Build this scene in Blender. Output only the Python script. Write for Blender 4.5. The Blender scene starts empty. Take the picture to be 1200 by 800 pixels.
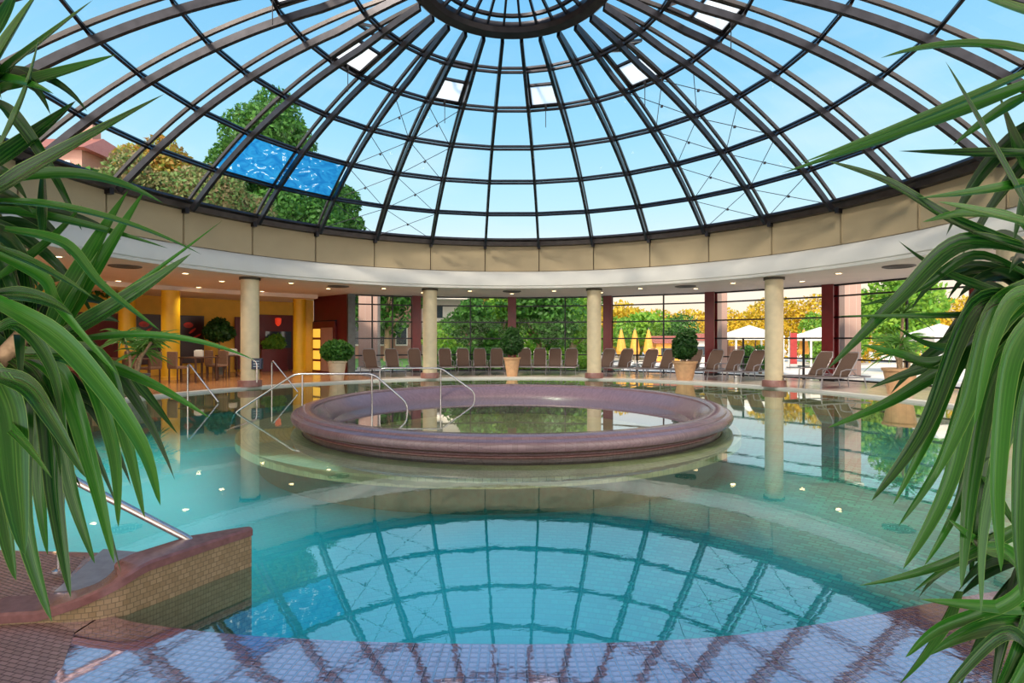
import bpy, bmesh, math, random
import numpy as np
from mathutils import Vector, Matrix
random.seed(7)
R_ = math.radians
scn = bpy.context.scene
COL = scn.collection

# ------------------------------------------------------------------ camera, sky, sun, exposure
CAMZ = 1.30
WATER = -0.05
CY = 9.57            # centre of the rotunda
cam = bpy.data.cameras.new('camera')
cam.lens = 36 * 630 / 1200
cam.sensor_width = 36
cam.shift_y = -0.00225
cam.clip_start = 0.05
cam.clip_end = 500
cam_o = bpy.data.objects.new('camera', cam)
cam_o.location = (0, 0, CAMZ)
cam_o.rotation_euler = (R_(90), 0, 0)
COL.objects.link(cam_o)
scn.camera = cam_o
scn.view_settings.view_transform = 'Standard'
scn.view_settings.look = 'None'
scn.view_settings.gamma = 1
scn.view_settings.use_curve_mapping = False
scn.view_settings.exposure = 0.25
scn.cycles.max_bounces = 8
scn.cycles.diffuse_bounces = 3
scn.cycles.glossy_bounces = 4
scn.cycles.transparent_max_bounces = 24
scn.cycles.sample_clamp_indirect = 4
scn.cycles.caustics_reflective = False
scn.cycles.caustics_refractive = False
scn.cycles.use_denoising = True

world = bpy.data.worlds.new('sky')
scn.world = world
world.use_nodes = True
wn = world.node_tree
wn.nodes.clear()
def wnode(t, **k):
    n = wn.nodes.new(t)
    for a, b in k.items():
        setattr(n, a, b)
    return n
w_out = wnode('ShaderNodeOutputWorld')
w_bg = wnode('ShaderNodeBackground')
w_tc = wnode('ShaderNodeTexCoord')
w_sep = wnode('ShaderNodeSeparateXYZ')
w_ramp = wnode('ShaderNodeValToRGB')
wn.links.new(w_tc.outputs['Generated'], w_sep.inputs[0])
wn.links.new(w_sep.outputs['Z'], w_ramp.inputs[0])
els = w_ramp.color_ramp.elements
els[0].position = 0.0; els[0].color = (1.0, .80, .60, 1)
els[1].position = 1.0; els[1].color = (.10, .36, .74, 1)
for p_, c_ in ((.085, (1.0, .86, .70)), (.16, (.72, .86, .92)), (.24, (.52, .80, .92)), (.36, (.34, .68, .90)), (.55, (.19, .52, .85)), (.75, (.12, .42, .80))):
    e_ = els.new(p_); e_.color = (*c_, 1)
# the unseen sky behind the view is boosted to brighten the interior
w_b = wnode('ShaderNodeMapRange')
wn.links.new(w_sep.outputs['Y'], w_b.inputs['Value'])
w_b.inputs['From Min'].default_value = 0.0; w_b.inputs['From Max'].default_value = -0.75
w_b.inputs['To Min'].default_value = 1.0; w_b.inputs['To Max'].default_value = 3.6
# thin bright haze streaks
w_noise = wnode('ShaderNodeTexNoise')
w_noise.inputs['Scale'].default_value = 3.0
w_noise.inputs['Detail'].default_value = 4
w_map = wnode('ShaderNodeMapping'); w_map.inputs['Scale'].default_value = (1, 1, 3)
wn.links.new(w_tc.outputs['Generated'], w_map.inputs[0]); wn.links.new(w_map.outputs[0], w_noise.inputs['Vector'])
w_nr = wnode('ShaderNodeMapRange'); w_nr.inputs['From Min'].default_value = .5; w_nr.inputs['From Max'].default_value = .8
w_nr.inputs['To Max'].default_value = .45
wn.links.new(w_noise.outputs[0], w_nr.inputs['Value'])
w_mx = wnode('ShaderNodeMixRGB'); w_mx.inputs[2].default_value = (.85, .92, .95, 1)
wn.links.new(w_nr.outputs[0], w_mx.inputs[0]); wn.links.new(w_ramp.outputs[0], w_mx.inputs[1])
w_b2 = wnode('ShaderNodeMapRange')
wn.links.new(w_sep.outputs['Y'], w_b2.inputs['Value'])
w_b2.inputs['From Min'].default_value = 0.0; w_b2.inputs['From Max'].default_value = -0.5
w_b2.inputs['To Max'].default_value = .85
w_m2 = wnode('ShaderNodeMixRGB'); w_m2.inputs[2].default_value = (.80, .72, .62, 1)
wn.links.new(w_b2.outputs[0], w_m2.inputs[0]); wn.links.new(w_mx.outputs[0], w_m2.inputs[1])
wn.links.new(w_m2.outputs[0], w_bg.inputs['Color'])
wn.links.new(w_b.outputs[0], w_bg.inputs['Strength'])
wn.links.new(w_bg.outputs[0], w_out.inputs['Surface'])

sun = bpy.data.lights.new('sun', 'SUN')
sun.energy = 3.6
sun.angle = R_(8)
sun.color = (1.0, .88, .70)
sun_o = bpy.data.objects.new('sun', sun)
sun_o.rotation_euler = (R_(50), 0, R_(-38))
COL.objects.link(sun_o)

# ------------------------------------------------------------------ materials
MATS = {}
def mat(name, col, rough=.5, metal=0, spec=.5, noise=0, nscale=8, bump=0, bscale=40, emit=None, estr=0, coat=0, ior=None, var=None, trans=0):
    if name in MATS: return MATS[name]
    m = bpy.data.materials.new(name); m.use_nodes = True
    nt = m.node_tree; b = nt.nodes['Principled BSDF']
    b.inputs['Base Color'].default_value = (*col, 1)
    b.inputs['Roughness'].default_value = rough
    b.inputs['Metallic'].default_value = metal
    b.inputs['Specular IOR Level'].default_value = spec
    b.inputs['Coat Weight'].default_value = coat
    if ior: b.inputs['IOR'].default_value = ior
    tc = nt.nodes.new('ShaderNodeTexCoord')
    if noise:
        n = nt.nodes.new('ShaderNodeTexNoise'); n.inputs['Scale'].default_value = nscale; n.inputs['Detail'].default_value = 5
        nt.links.new(tc.outputs['Object'], n.inputs['Vector'])
        r = nt.nodes.new('ShaderNodeValToRGB')
        lo = tuple(max(0, c * (1 - noise)) for c in col); hi = var or tuple(min(1, c * (1 + noise)) for c in col)
        r.color_ramp.elements[0].color = (*lo, 1); r.color_ramp.elements[1].color = (*hi, 1)
        r.color_ramp.elements[0].position = .3; r.color_ramp.elements[1].position = .7
        nt.links.new(n.outputs[0], r.inputs[0]); nt.links.new(r.outputs[0], b.inputs['Base Color'])
    if bump:
        n2 = nt.nodes.new('ShaderNodeTexNoise'); n2.inputs['Scale'].default_value = bscale
        nt.links.new(tc.outputs['Object'], n2.inputs['Vector'])
        bp = nt.nodes.new('ShaderNodeBump'); bp.inputs['Strength'].default_value = bump; bp.inputs['Distance'].default_value = .02
        nt.links.new(n2.outputs[0], bp.inputs['Height']); nt.links.new(bp.outputs[0], b.inputs['Normal'])
    if emit:
        b.inputs['Emission Color'].default_value = (*emit, 1); b.inputs['Emission Strength'].default_value = estr
    MATS[name] = m
    return m

def tile_mat(name, c1, c2, grout, w, h, rough=.3, gap=.06, coords='Object', polar=False, bump=.3, ior=1.5, ripple=0, blotch=None, coat=0, glaze=0):
    """mosaic: brick texture in metres, on object XY, or on angle and radius about the rotunda's centre, or on UV"""
    m = bpy.data.materials.new(name); m.use_nodes = True
    nt = m.node_tree; b = nt.nodes['Principled BSDF']; L = nt.links
    b.inputs['Roughness'].default_value = rough; b.inputs['IOR'].default_value = ior
    b.inputs['Coat Weight'].default_value = coat; b.inputs['Coat Roughness'].default_value = .04
    tc = nt.nodes.new('ShaderNodeTexCoord')
    v = tc.outputs['UV' if coords == 'UV' else 'Object']
    if polar:
        sub = nt.nodes.new('ShaderNodeVectorMath'); sub.operation = 'SUBTRACT'; sub.inputs[1].default_value = (0, polar, 0)
        L.new(v, sub.inputs[0]); sp = nt.nodes.new('ShaderNodeSeparateXYZ'); L.new(sub.outputs[0], sp.inputs[0])
        at = nt.nodes.new('ShaderNodeMath'); at.operation = 'ARCTAN2'; L.new(sp.outputs[0], at.inputs[0]); L.new(sp.outputs[1], at.inputs[1])
        ml = nt.nodes.new('ShaderNodeMath'); ml.operation = 'MULTIPLY'; ml.inputs[1].default_value = 6.0; L.new(at.outputs[0], ml.inputs[0])
        ln = nt.nodes.new('ShaderNodeVectorMath'); ln.operation = 'LENGTH'; L.new(sub.outputs[0], ln.inputs[0])
        cb = nt.nodes.new('ShaderNodeCombineXYZ'); L.new(ml.outputs[0], cb.inputs[0]); L.new(ln.outputs['Value'], cb.inputs[1])
        v = cb.outputs[0]
    br = nt.nodes.new('ShaderNodeTexBrick'); br.offset = .5 if w != h else 0
    L.new(v, br.inputs['Vector'])
    br.inputs['Scale'].default_value = 1
    br.inputs['Brick Width'].default_value = w; br.inputs['Row Height'].default_value = h
    br.inputs['Mortar Size'].default_value = min(w, h) * gap; br.inputs['Mortar Smooth'].default_value = .3
    br.inputs['Color1'].default_value = (*c1, 1); br.inputs['Color2'].default_value = (*c2, 1); br.inputs['Mortar'].default_value = (*grout, 1)
    colour = br.outputs['Color']
    if blotch:
        n = nt.nodes.new('ShaderNodeTexNoise'); n.inputs['Scale'].default_value = blotch[1]; n.inputs['Detail'].default_value = 3
        L.new(tc.outputs['Object'], n.inputs['Vector'])
        mr = nt.nodes.new('ShaderNodeMapRange'); mr.inputs['From Min'].default_value = .42; mr.inputs['From Max'].default_value = .62
        mr.inputs['To Max'].default_value = blotch[2]; L.new(n.outputs[0], mr.inputs['Value'])
        mx = nt.nodes.new('ShaderNodeMixRGB'); mx.inputs[2].default_value = (*blotch[0], 1)
        L.new(mr.outputs[0], mx.inputs[0]); L.new(colour, mx.inputs[1]); colour = mx.outputs[0]
    L.new(colour, b.inputs['Base Color'])
    bp = nt.nodes.new('ShaderNodeBump'); bp.inputs['Strength'].default_value = bump; bp.inputs['Distance'].default_value = .003; bp.invert = True
    L.new(br.outputs['Fac'], bp.inputs['Height'])
    if ripple:
        n3 = nt.nodes.new('ShaderNodeTexNoise'); n3.inputs['Scale'].default_value = 14; L.new(tc.outputs['Object'], n3.inputs['Vector'])
        bp2 = nt.nodes.new('ShaderNodeBump'); bp2.inputs['Strength'].default_value = ripple; bp2.inputs['Distance'].default_value = .01
        L.new(n3.outputs[0], bp2.inputs['Height']); L.new(bp.outputs[0], bp2.inputs['Normal']); L.new(bp2.outputs[0], b.inputs['Normal'])
    else:
        L.new(bp.outputs[0], b.inputs['Normal'])
    if glaze:
        g = nt.nodes.new('ShaderNodeBsdfGlossy'); g.inputs[0].default_value = (1, .86, 1, 1); g.inputs['Roughness'].default_value = .05
        ms = nt.nodes.new('ShaderNodeMixShader'); ms.inputs[0].default_value = glaze
        L.new(b.outputs[0], ms.inputs[1]); L.new(g.outputs[0], ms.inputs[2]); L.new(ms.outputs[0], nt.nodes['Material Output'].inputs[0])
        if b.inputs['Normal'].links: L.new(b.inputs['Normal'].links[0].from_socket, g.inputs['Normal'])
    MATS[name] = m
    return m

def glass_mat(name, tint=(.93, .97, .98), f0=.04, power=5.0, rough=0.0, gtint=(1, 1, 1)):
    """clear sheet seen from either side: transparent, with a mirror share that grows towards grazing view"""
    m = bpy.data.materials.new(name); m.use_nodes = True; nt = m.node_tree; nt.nodes.clear(); L = nt.links
    o = nt.nodes.new('ShaderNodeOutputMaterial'); mx = nt.nodes.new('ShaderNodeMixShader')
    t = nt.nodes.new('ShaderNodeBsdfTransparent'); t.inputs[0].default_value = (*tint, 1)
    g = nt.nodes.new('ShaderNodeBsdfGlossy'); g.inputs['Roughness'].default_value = rough; g.inputs[0].default_value = (*gtint, 1)
    ge = nt.nodes.new('ShaderNodeNewGeometry'); d = nt.nodes.new('ShaderNodeVectorMath'); d.operation = 'DOT_PRODUCT'
    L.new(ge.outputs['Incoming'], d.inputs[0]); L.new(ge.outputs['Normal'], d.inputs[1]); d.name = 'facing'
    def mt(op, a, b=None):
        n = nt.nodes.new('ShaderNodeMath'); n.operation = op
        for k, v in enumerate((a, b)):
            if v is None: continue
            if isinstance(v, (int, float)): n.inputs[k].default_value = v
            else: L.new(v, n.inputs[k])
        return n.outputs[0]
    c = mt('ABSOLUTE', d.outputs['Value']); p = mt('POWER', mt('SUBTRACT', 1.0, c), power)
    f = mt('ADD', mt('MULTIPLY', p, 1 - f0), f0)
    L.new(f, mx.inputs[0]); L.new(t.outputs[0], mx.inputs[1]); L.new(g.outputs[0], mx.inputs[2]); L.new(mx.outputs[0], o.inputs[0])
    MATS[name] = m
    return m

def water_mat(name, tint, f0, power, wave, scale):
    m = glass_mat(name, tint, f0, power)
    nt = m.node_tree; L = nt.links
    tc = nt.nodes.new('ShaderNodeTexCoord'); mp = nt.nodes.new('ShaderNodeMapping'); mp.inputs['Scale'].default_value = (1, 1.6, 1)
    n = nt.nodes.new('ShaderNodeTexNoise'); n.inputs['Scale'].default_value = scale; n.inputs['Detail'].default_value = 3; n.inputs['Distortion'].default_value = .6
    bp = nt.nodes.new('ShaderNodeBump'); bp.inputs['Strength'].default_value = wave; bp.inputs['Distance'].default_value = .01
    L.new(tc.outputs['Object'], mp.inputs[0]); L.new(mp.outputs[0], n.inputs['Vector']); L.new(n.outputs[0], bp.inputs['Height'])
    for x in nt.nodes:
        if x.type == 'BSDF_GLOSSY': L.new(bp.outputs[0], x.inputs['Normal'])
    return m

def leaf_mat(name, c1, c2, rough=.35, transl=.35, stripes=True, edge=None):
    """c1..c2 vary from leaf to leaf; strap leaves carry a UV: u across (0..1), v along"""
    m = bpy.data.materials.new(name); m.use_nodes = True; nt = m.node_tree; L = nt.links
    b = nt.nodes['Principled BSDF']; out = nt.nodes['Material Output']
    b.inputs['Roughness'].default_value = rough; b.inputs['Specular IOR Level'].default_value = .3
    geo = nt.nodes.new('ShaderNodeNewGeometry')
    mx = nt.nodes.new('ShaderNodeMixRGB'); mx.inputs[1].default_value = (*c1, 1); mx.inputs[2].default_value = (*c2, 1)
    L.new(geo.outputs['Random Per Island'], mx.inputs[0]); colour = mx.outputs[0]
    if stripes:
        uv = nt.nodes.new('ShaderNodeTexCoord'); sp = nt.nodes.new('ShaderNodeSeparateXYZ'); L.new(uv.outputs['UV'], sp.inputs[0])
        mp = nt.nodes.new('ShaderNodeMapping'); mp.inputs['Scale'].default_value = (9, .6, 1); L.new(uv.outputs['UV'], mp.inputs[0])
        n = nt.nodes.new('ShaderNodeTexNoise'); n.inputs['Scale'].default_value = 1.6; n.inputs['Detail'].default_value = 3; L.new(mp.outputs[0], n.inputs['Vector'])
        mr = nt.nodes.new('ShaderNodeMapRange'); mr.inputs['From Min'].default_value = .45; mr.inputs['From Max'].default_value = .75; mr.inputs['To Max'].default_value = .6
        L.new(n.outputs[0], mr.inputs['Value'])
        m2 = nt.nodes.new('ShaderNodeMixRGB'); m2.inputs[2].default_value = (*(edge or (.30, .55, .08)), 1)
        L.new(mr.outputs[0], m2.inputs[0]); L.new(colour, m2.inputs[1])
        # pale leaf margin
        rp = nt.nodes.new('ShaderNodeValToRGB'); e = rp.color_ramp.elements
        e[0].position = 0; e[0].color = (.7, .7, .7, 1); e[1].position = 1; e[1].color = (.7, .7, .7, 1)
        for p, c in ((.035, 0), (.48, 0), (.5, .2), (.52, 0), (.965, 0)):
            q = e.new(p); q.color = (c, c, c, 1)
        L.new(sp.outputs[0], rp.inputs[0])
        m3 = nt.nodes.new('ShaderNodeMixRGB'); m3.inputs[2].default_value = (.20, .36, .07, 1)
        L.new(rp.outputs[0], m3.inputs[0]); L.new(m2.outputs[0], m3.inputs[1]); colour = m3.outputs[0]
    L.new(colour, b.inputs['Base Color'])
    tr = nt.nodes.new('ShaderNodeBsdfTranslucent'); L.new(colour, tr.inputs[0])
    ms = nt.nodes.new('ShaderNodeMixShader'); ms.inputs[0].default_value = transl
    L.new(b.outputs[0], ms.inputs[1]); L.new(tr.outputs[0], ms.inputs[2]); L.new(ms.outputs[0], out.inputs[0])
    MATS[name] = m
    return m

tile_mat('deck_stone', (.62, .52, .46), (.54, .44, .39), (.36, .30, .27), .6, .6, rough=.18, gap=.012, bump=.1)
tile_mat('terracotta_floor', (.50, .24, .11), (.44, .20, .09), (.26, .13, .08), .5, .5, rough=.22, gap=.014, bump=.1)
tile_mat('pool_mosaic', (.004, .09, .07), (.04, .36, .25), (.002, .03, .025), .14, .07, rough=.3, gap=.15, polar=1.5, blotch=((.01, .32, .40), .5, .45))
tile_mat('cyan_mosaic', (.03, .46, .58), (.06, .58, .66), (.03, .32, .40), .08, .08, rough=.3, gap=.06, polar=CY, blotch=((.02, .34, .52), 1.6, .5))
tile_mat('pale_mosaic', (.16, .50, .44), (.22, .56, .50), (.24, .46, .42), .08, .08, rough=.3, gap=.05, polar=CY)
tile_mat('tan_mosaic', (.40, .28, .12), (.52, .38, .18), (.20, .14, .07), .12, .06, rough=.3, gap=.07, polar=CY, blotch=((.20, .17, .08), 3, .5))
tile_mat('tan_ledge_mosaic', (.66, .46, .22), (.78, .58, .30), (.30, .21, .10), .12, .06, rough=.3, gap=.07, polar=.05, blotch=((.34, .28, .13), 3, .5))
mat('base_mosaic', (.01, .12, .09), .4, noise=.3, nscale=14)
tile_mat('tan_wall_mosaic', (.25, .17, .09), (.34, .24, .14), (.15, .11, .06), .03, .026, rough=.3, gap=.08, coords='UV')
tile_mat('mauve_mosaic', (.30, .12, .12), (.36, .16, .16), (.09, .03, .035), .034, .034, rough=.06, gap=.14, polar=CY, bump=.3, ripple=.05, glaze=.48)
tile_mat('mauve_dry_mosaic', (.27, .15, .13), (.34, .19, .17), (.11, .05, .05), .04, .022, rough=.22, gap=.12, polar=CY, bump=.6)
tile_mat('rim_mosaic', (.145, .088, .105), (.18, .11, .13), (.11, .065, .08), .04, .02, rough=.2, gap=.05, polar=CY, bump=.12, ior=1.6)
mat('wall_cap_stone', (.19, .085, .085), .25, noise=.2, nscale=30)
mat('grey_slab', (.26, .25, .27), .3, noise=.15, nscale=20)
mat('dark_metal', (.035, .032, .038), .32, .75, noise=.25, nscale=6)
mat('brown_metal', (.06, .05, .05), .38, .6, noise=.2, nscale=6)
mat('cable', (.05, .05, .06), .4, .6)
mat('fascia_beige', (.40, .31, .19), .6, noise=.04, nscale=2)
mat('backing_dark', (.09, .07, .05), .7)
mat('white_plaster', (.56, .53, .49), .55, noise=.03, nscale=2)
mat('ceiling_paint', (.84, .73, .67), .7, noise=.03, nscale=1.5)
mat('column_cream', (.68, .55, .36), .45, noise=.08, nscale=5)
mat('column_yellow', (.85, .50, .02), .4, noise=.05, nscale=5)
mat('wall_yellow', (.80, .46, .05), .6, noise=.06, nscale=3)
mat('wall_maroon', (.13, .012, .014), .45, noise=.1, nscale=3)
mat('plinth_mauve', (.27, .12, .10), .3, noise=.15, nscale=20)
mat('post_maroon', (.16, .014, .018), .3, noise=.12, nscale=5)
mat('chrome', (.42, .40, .40), .2, 1)
mat('brushed_steel', (.55, .50, .50), .25, .95)
mat('lounger_fabric', (.075, .042, .032), .75, noise=.2, nscale=60, bump=.3, bscale=200)
mat('lounger_frame', (.30, .28, .30), .35, .6)
mat('dark_wood', (.10, .045, .03), .35, noise=.3, nscale=12)
mat('chair_fabric', (.22, .13, .09), .7, noise=.15, nscale=30)
mat('terracotta_pot', (.55, .32, .17), .55, noise=.15, nscale=8)
mat('cream_pot', (.62, .48, .34), .5, noise=.1, nscale=8)
mat('grey_pot', (.10, .12, .13), .4, noise=.2, nscale=8)
mat('soil', (.06, .04, .03), .9)
mat('bark', (.30, .20, .12), .8, noise=.35, nscale=25, bump=.6, bscale=30)
mat('downlight_glow', (1, .8, .5), .5, emit=(1, .72, .36), estr=9)
mat('pool_lamp_glow', (1, .8, .3), .5, emit=(1, .62, .12), estr=1.5)
mat('grille_dark', (.12, .10, .09), .6)
mat('paving', (.80, .70, .62), .7, noise=.12, nscale=1.2)
mat('lawn', (.12, .26, .05), .9, noise=.4, nscale=2)
mat('building_white', (.82, .78, .72), .6, noise=.04, nscale=1)
mat('building_pink', (.42, .22, .17), .7, noise=.1, nscale=2)
mat('roof_red', (.30, .09, .06), .7, noise=.2, nscale=8)
mat('dark_glass', (.05, .07, .09), .08)
tile_mat('pier_brick', (.38, .24, .20), (.46, .30, .25), (.50, .40, .34), .24, .08, rough=.8, gap=.1)
mat('canvas_white', (.85, .80, .72), .7, noise=.05, nscale=4)
mat('canvas_orange', (.85, .38, .06), .7, noise=.15, nscale=6)
mat('canvas_red', (.40, .04, .04), .6, noise=.1, nscale=6)
mat('art_black', (.035, .006, .006), .3)
mat('art_red', (.50, .03, .015), .4, noise=.5, nscale=5)
mat('sign_blue', (.02, .03, .07), .25)
mat('sign_letters', (.35, .50, .60), .4)
mat('frosted_white', (.85, .88, .90), .4)
mat('lamp_yellow', (1, .7, .1), .5, emit=(1, .62, .08), estr=.6)
mat('red_lamp', (1, .1, .03), .5, emit=(1, .05, .02), estr=.35)
mat('white_porcelain', (.85, .82, .78), .3)
glass_mat('dome_glass', (.93, .97, .99), .015)
glass_mat('facade_glass', (.98, .98, .97), .006)
water_mat('pool_water', (.76, .98, .95), .25, 7.0, .022, 6)
water_mat('still_water', (.85, .96, .92), .26, 5.0, .012, 6)
leaf_mat('strap_leaf', (.002, .024, .006), (.018, .110, .010), .24, .16, edge=(.055, .20, .022))
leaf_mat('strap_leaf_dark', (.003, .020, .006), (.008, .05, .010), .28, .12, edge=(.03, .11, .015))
leaf_mat('strap_leaf_far', (.03, .12, .02), (.08, .24, .04), .4, .3)
leaf_mat('leaf_dark', (.012, .05, .012), (.04, .13, .02), .45, .25, stripes=False)
leaf_mat('leaf_mid', (.025, .10, .015), (.10, .27, .04), .5, .35, stripes=False)
leaf_mat('leaf_light', (.10, .30, .03), (.32, .52, .06), .5, .4, stripes=False)
leaf_mat('leaf_yellow', (.48, .40, .03), (.80, .50, .04), .5, .4, stripes=False)
leaf_mat('leaf_autumn', (.45, .18, .03), (.25, .32, .05), .5, .4, stripes=False)
leaf_mat('leaf_pinkish', (.30, .20, .10), (.12, .26, .06), .5, .3, stripes=False)

def painted_glass():
    m = bpy.data.materials.new('painted_glass'); m.use_nodes = True; nt = m.node_tree; L = nt.links
    b = nt.nodes['Principled BSDF']; out = nt.nodes['Material Output']
    tc = nt.nodes.new('ShaderNodeTexCoord'); n = nt.nodes.new('ShaderNodeTexNoise'); n.inputs['Scale'].default_value = 2.2; n.inputs['Detail'].default_value = 2; n.inputs['Distortion'].default_value = 2.5
    mp = nt.nodes.new('ShaderNodeMapping'); mp.inputs['Scale'].default_value = (1, 1, 2.2)
    L.new(tc.outputs['Object'], mp.inputs[0]); L.new(mp.outputs[0], n.inputs['Vector'])
    r = nt.nodes.new('ShaderNodeValToRGB'); e = r.color_ramp.elements
    e[0].color = (.01, .16, .42, 1); e[0].position = .3; e[1].color = (.03, .30, .58, 1); e[1].position = .65
    q = e.new(.665); q.color = (.85, .93, .98, 1); q = e.new(.69); q.color = (.85, .93, .98, 1); q = e.new(.70); q.color = (.04, .30, .55, 1)
    L.new(n.outputs[0], r.inputs[0]); L.new(r.outputs[0], b.inputs['Base Color'])
    t = nt.nodes.new('ShaderNodeBsdfTranslucent'); L.new(r.outputs[0], t.inputs[0])
    ms = nt.nodes.new('ShaderNodeMixShader'); ms.inputs[0].default_value = .8; L.new(b.outputs[0], ms.inputs[1]); L.new(t.outputs[0], ms.inputs[2]); L.new(ms.outputs[0], out.inputs[0])
    MATS['painted_glass'] = m
painted_glass()
def frosted():
    m = MATS['frosted_white']; nt = m.node_tree; b = nt.nodes['Principled BSDF']; t = nt.nodes.new('ShaderNodeBsdfTranslucent'); t.inputs[0].default_value = (.92, .95, .97, 1)
    ms = nt.nodes.new('ShaderNodeMixShader'); ms.inputs[0].default_value = .85
    nt.links.new(b.outputs[0], ms.inputs[1]); nt.links.new(t.outputs[0], ms.inputs[2]); nt.links.new(ms.outputs[0], nt.nodes['Material Output'].inputs[0])
frosted()

def cyan_zone():
    """the mosaic of the pool floor changes from green to cyan tiles towards the near left"""
    m = MATS['pool_mosaic']; nt = m.node_tree; L = nt.links; b = nt.nodes['Principled BSDF']
    src = b.inputs['Base Color'].links[0].from_socket
    tc = nt.nodes.new('ShaderNodeTexCoord'); d = nt.nodes.new('ShaderNodeVectorMath'); d.operation = 'DISTANCE'; d.inputs[1].default_value = (-4.2, 4.6, -.85)
    L.new(tc.outputs['Object'], d.inputs[0]); mr = nt.nodes.new('ShaderNodeMapRange'); mr.interpolation_type = 'SMOOTHSTEP'
    mr.inputs['From Min'].default_value = 7.5; mr.inputs['From Max'].default_value = 3.6; mr.inputs['To Max'].default_value = .78
    L.new(d.outputs['Value'], mr.inputs['Value'])
    hs = nt.nodes.new('ShaderNodeMixRGB'); hs.blend_type = 'MIX'; hs.inputs[2].default_value = (.01, .44, .52, 1)
    L.new(mr.outputs[0], hs.inputs[0]); L.new(src, hs.inputs[1]); L.new(hs.outputs[0], b.inputs['Base Color'])
cyan_zone()

# ------------------------------------------------------------------ helpers
def link(name, me, m, parent=None, smooth=False):
    o = bpy.data.objects.new(name, me)
    if m: me.materials.append(MATS[m])
    if smooth:
        for p in me.polygons: p.use_smooth = True
    COL.objects.link(o)
    if parent: o.parent = parent
    return o

class MB:
    def __init__(s): s.v = []; s.f = []; s.uv = None
    def add(s, vs, fs):
        n = len(s.v); s.v += [tuple(v) for v in vs]; s.f += [tuple(i + n for i in f) for f in fs]; return s
    def box(s, c, size, rz=0, M=None):
        a, b, d = size[0] / 2, size[1] / 2, size[2] / 2
        vs = [Vector((x, y, z)) for x in (-a, a) for y in (-b, b) for z in (-d, d)]
        rm = M or Matrix.Rotation(rz, 3, 'Z')
        vs = [rm @ v + Vector(c) for v in vs]
        return s.add(vs, [(0, 1, 3, 2), (4, 6, 7, 5), (0, 4, 5, 1), (2, 3, 7, 6), (0, 2, 6, 4), (1, 5, 7, 3)])
    def bar(s, a, b, w, d, up=(0, 0, 1)):
        """rectangular bar from a to b, w across, d along 'up'"""
        a = Vector(a); b = Vector(b); t = (b - a); L = t.length; t.normalize()
        up = Vector(up); sd = t.cross(up)
        if sd.length < 1e-4: sd = t.cross(Vector((1, 0, 0)))
        sd.normalize(); u = sd.cross(t)
        M = Matrix((sd, u, t)).transposed()
        return s.box((a + b) / 2, (w, d, L), M=M)
    def tube(s, pts, r, n=10, cap=True):
        pts = [Vector(p) for p in pts]; rs = r if isinstance(r, (list, tuple)) else [r] * len(pts)
        rings = []; ref = None
        for i, p in enumerate(pts):
            t = (pts[min(i + 1, len(pts) - 1)] - pts[max(i - 1, 0)]).normalized()
            if ref is None: ref = t.orthogonal().normalized()
            ref = (ref - t * ref.dot(t)).normalized(); b = t.cross(ref)
            rings.append([p + (ref * math.cos(2 * math.pi * k / n) + b * math.sin(2 * math.pi * k / n)) * rs[i] for k in range(n)])
        vs = [v for g in rings for v in g]; fs = []
        for i in range(len(pts) - 1):
            for k in range(n):
                fs.append((i * n + k, i * n + (k + 1) % n, (i + 1) * n + (k + 1) % n, (i + 1) * n + k))
        if cap: fs += [tuple(range(n))[::-1], tuple(range((len(pts) - 1) * n, len(pts) * n))]
        return s.add(vs, fs)
    def lathe(s, prof, c=(0, 0, 0), n=32, a0=0, a1=360, closed=False):
        """profile of (radius, z); angle measured from +Y towards +X"""
        full = abs(a1 - a0) >= 360
        k = n if full else n + 1
        vs = []
        for i in range(k):
            a = R_(a0 + (a1 - a0) * i / n)
            for r, z in prof: vs.append((c[0] + r * math.sin(a), c[1] + r * math.cos(a), c[2] + z))
        m = len(prof); fs = []
        for i in range(n):
            j = (i + 1) % k
            for q in range(m if closed else m - 1):
                q2 = (q + 1) % m
                fs.append((i * m + q, j * m + q, j * m + q2, i * m + q2))
        return s.add(vs, fs)
    def build(s, name, m, parent=None, smooth=False, bevel=0):
        me = bpy.data.meshes.new(name); me.from_pydata(s.v, [], s.f)
        bm = bmesh.new(); bm.from_mesh(me); bmesh.ops.recalc_face_normals(bm, faces=bm.faces); bm.to_mesh(me); bm.free()
        o = link(name, me, m, parent, smooth)
        if smooth:
            me.set_sharp_from_angle(angle=R_(40))
        if bevel:
            b = o.modifiers.new('bevel', 'BEVEL'); b.width = bevel; b.segments = 2; b.limit_method = 'ANGLE'
        return o

def loft(mb, pts, normals, w, d):
    """one rectangular bar swept along a curve, d measured along the normals"""
    vs = []; n = len(pts)
    for i, p in enumerate(pts):
        t = (pts[min(i + 1, n - 1)] - pts[max(i - 1, 0)]).normalized(); u = normals[i].normalized(); sd = t.cross(u).normalized()
        vs += [p - sd * w / 2 - u * d / 2, p + sd * w / 2 - u * d / 2, p + sd * w / 2 + u * d / 2, p - sd * w / 2 + u * d / 2]
    fs = [(4 * i + k, 4 * i + 4 + k, 4 * i + 4 + (k + 1) % 4, 4 * i + (k + 1) % 4) for i in range(n - 1) for k in range(4)]
    fs += [(0, 1, 2, 3), tuple(range(4 * n - 4, 4 * n))]
    return mb.add(vs, fs)
def tag(o, label=None, cat=None, group=None, kind=None):
    if label: o['label'] = label
    if cat: o['category'] = cat
    if group: o['group'] = group
    if kind: o['kind'] = kind
    return o
def empty(name, loc=(0, 0, 0), rz=0):
    o = bpy.data.objects.new(name, None); o.location = loc; o.rotation_euler.z = rz; o.empty_display_size = .2
    COL.objects.link(o); return o
def struct(o): o['kind'] = 'structure'; return o
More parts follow.
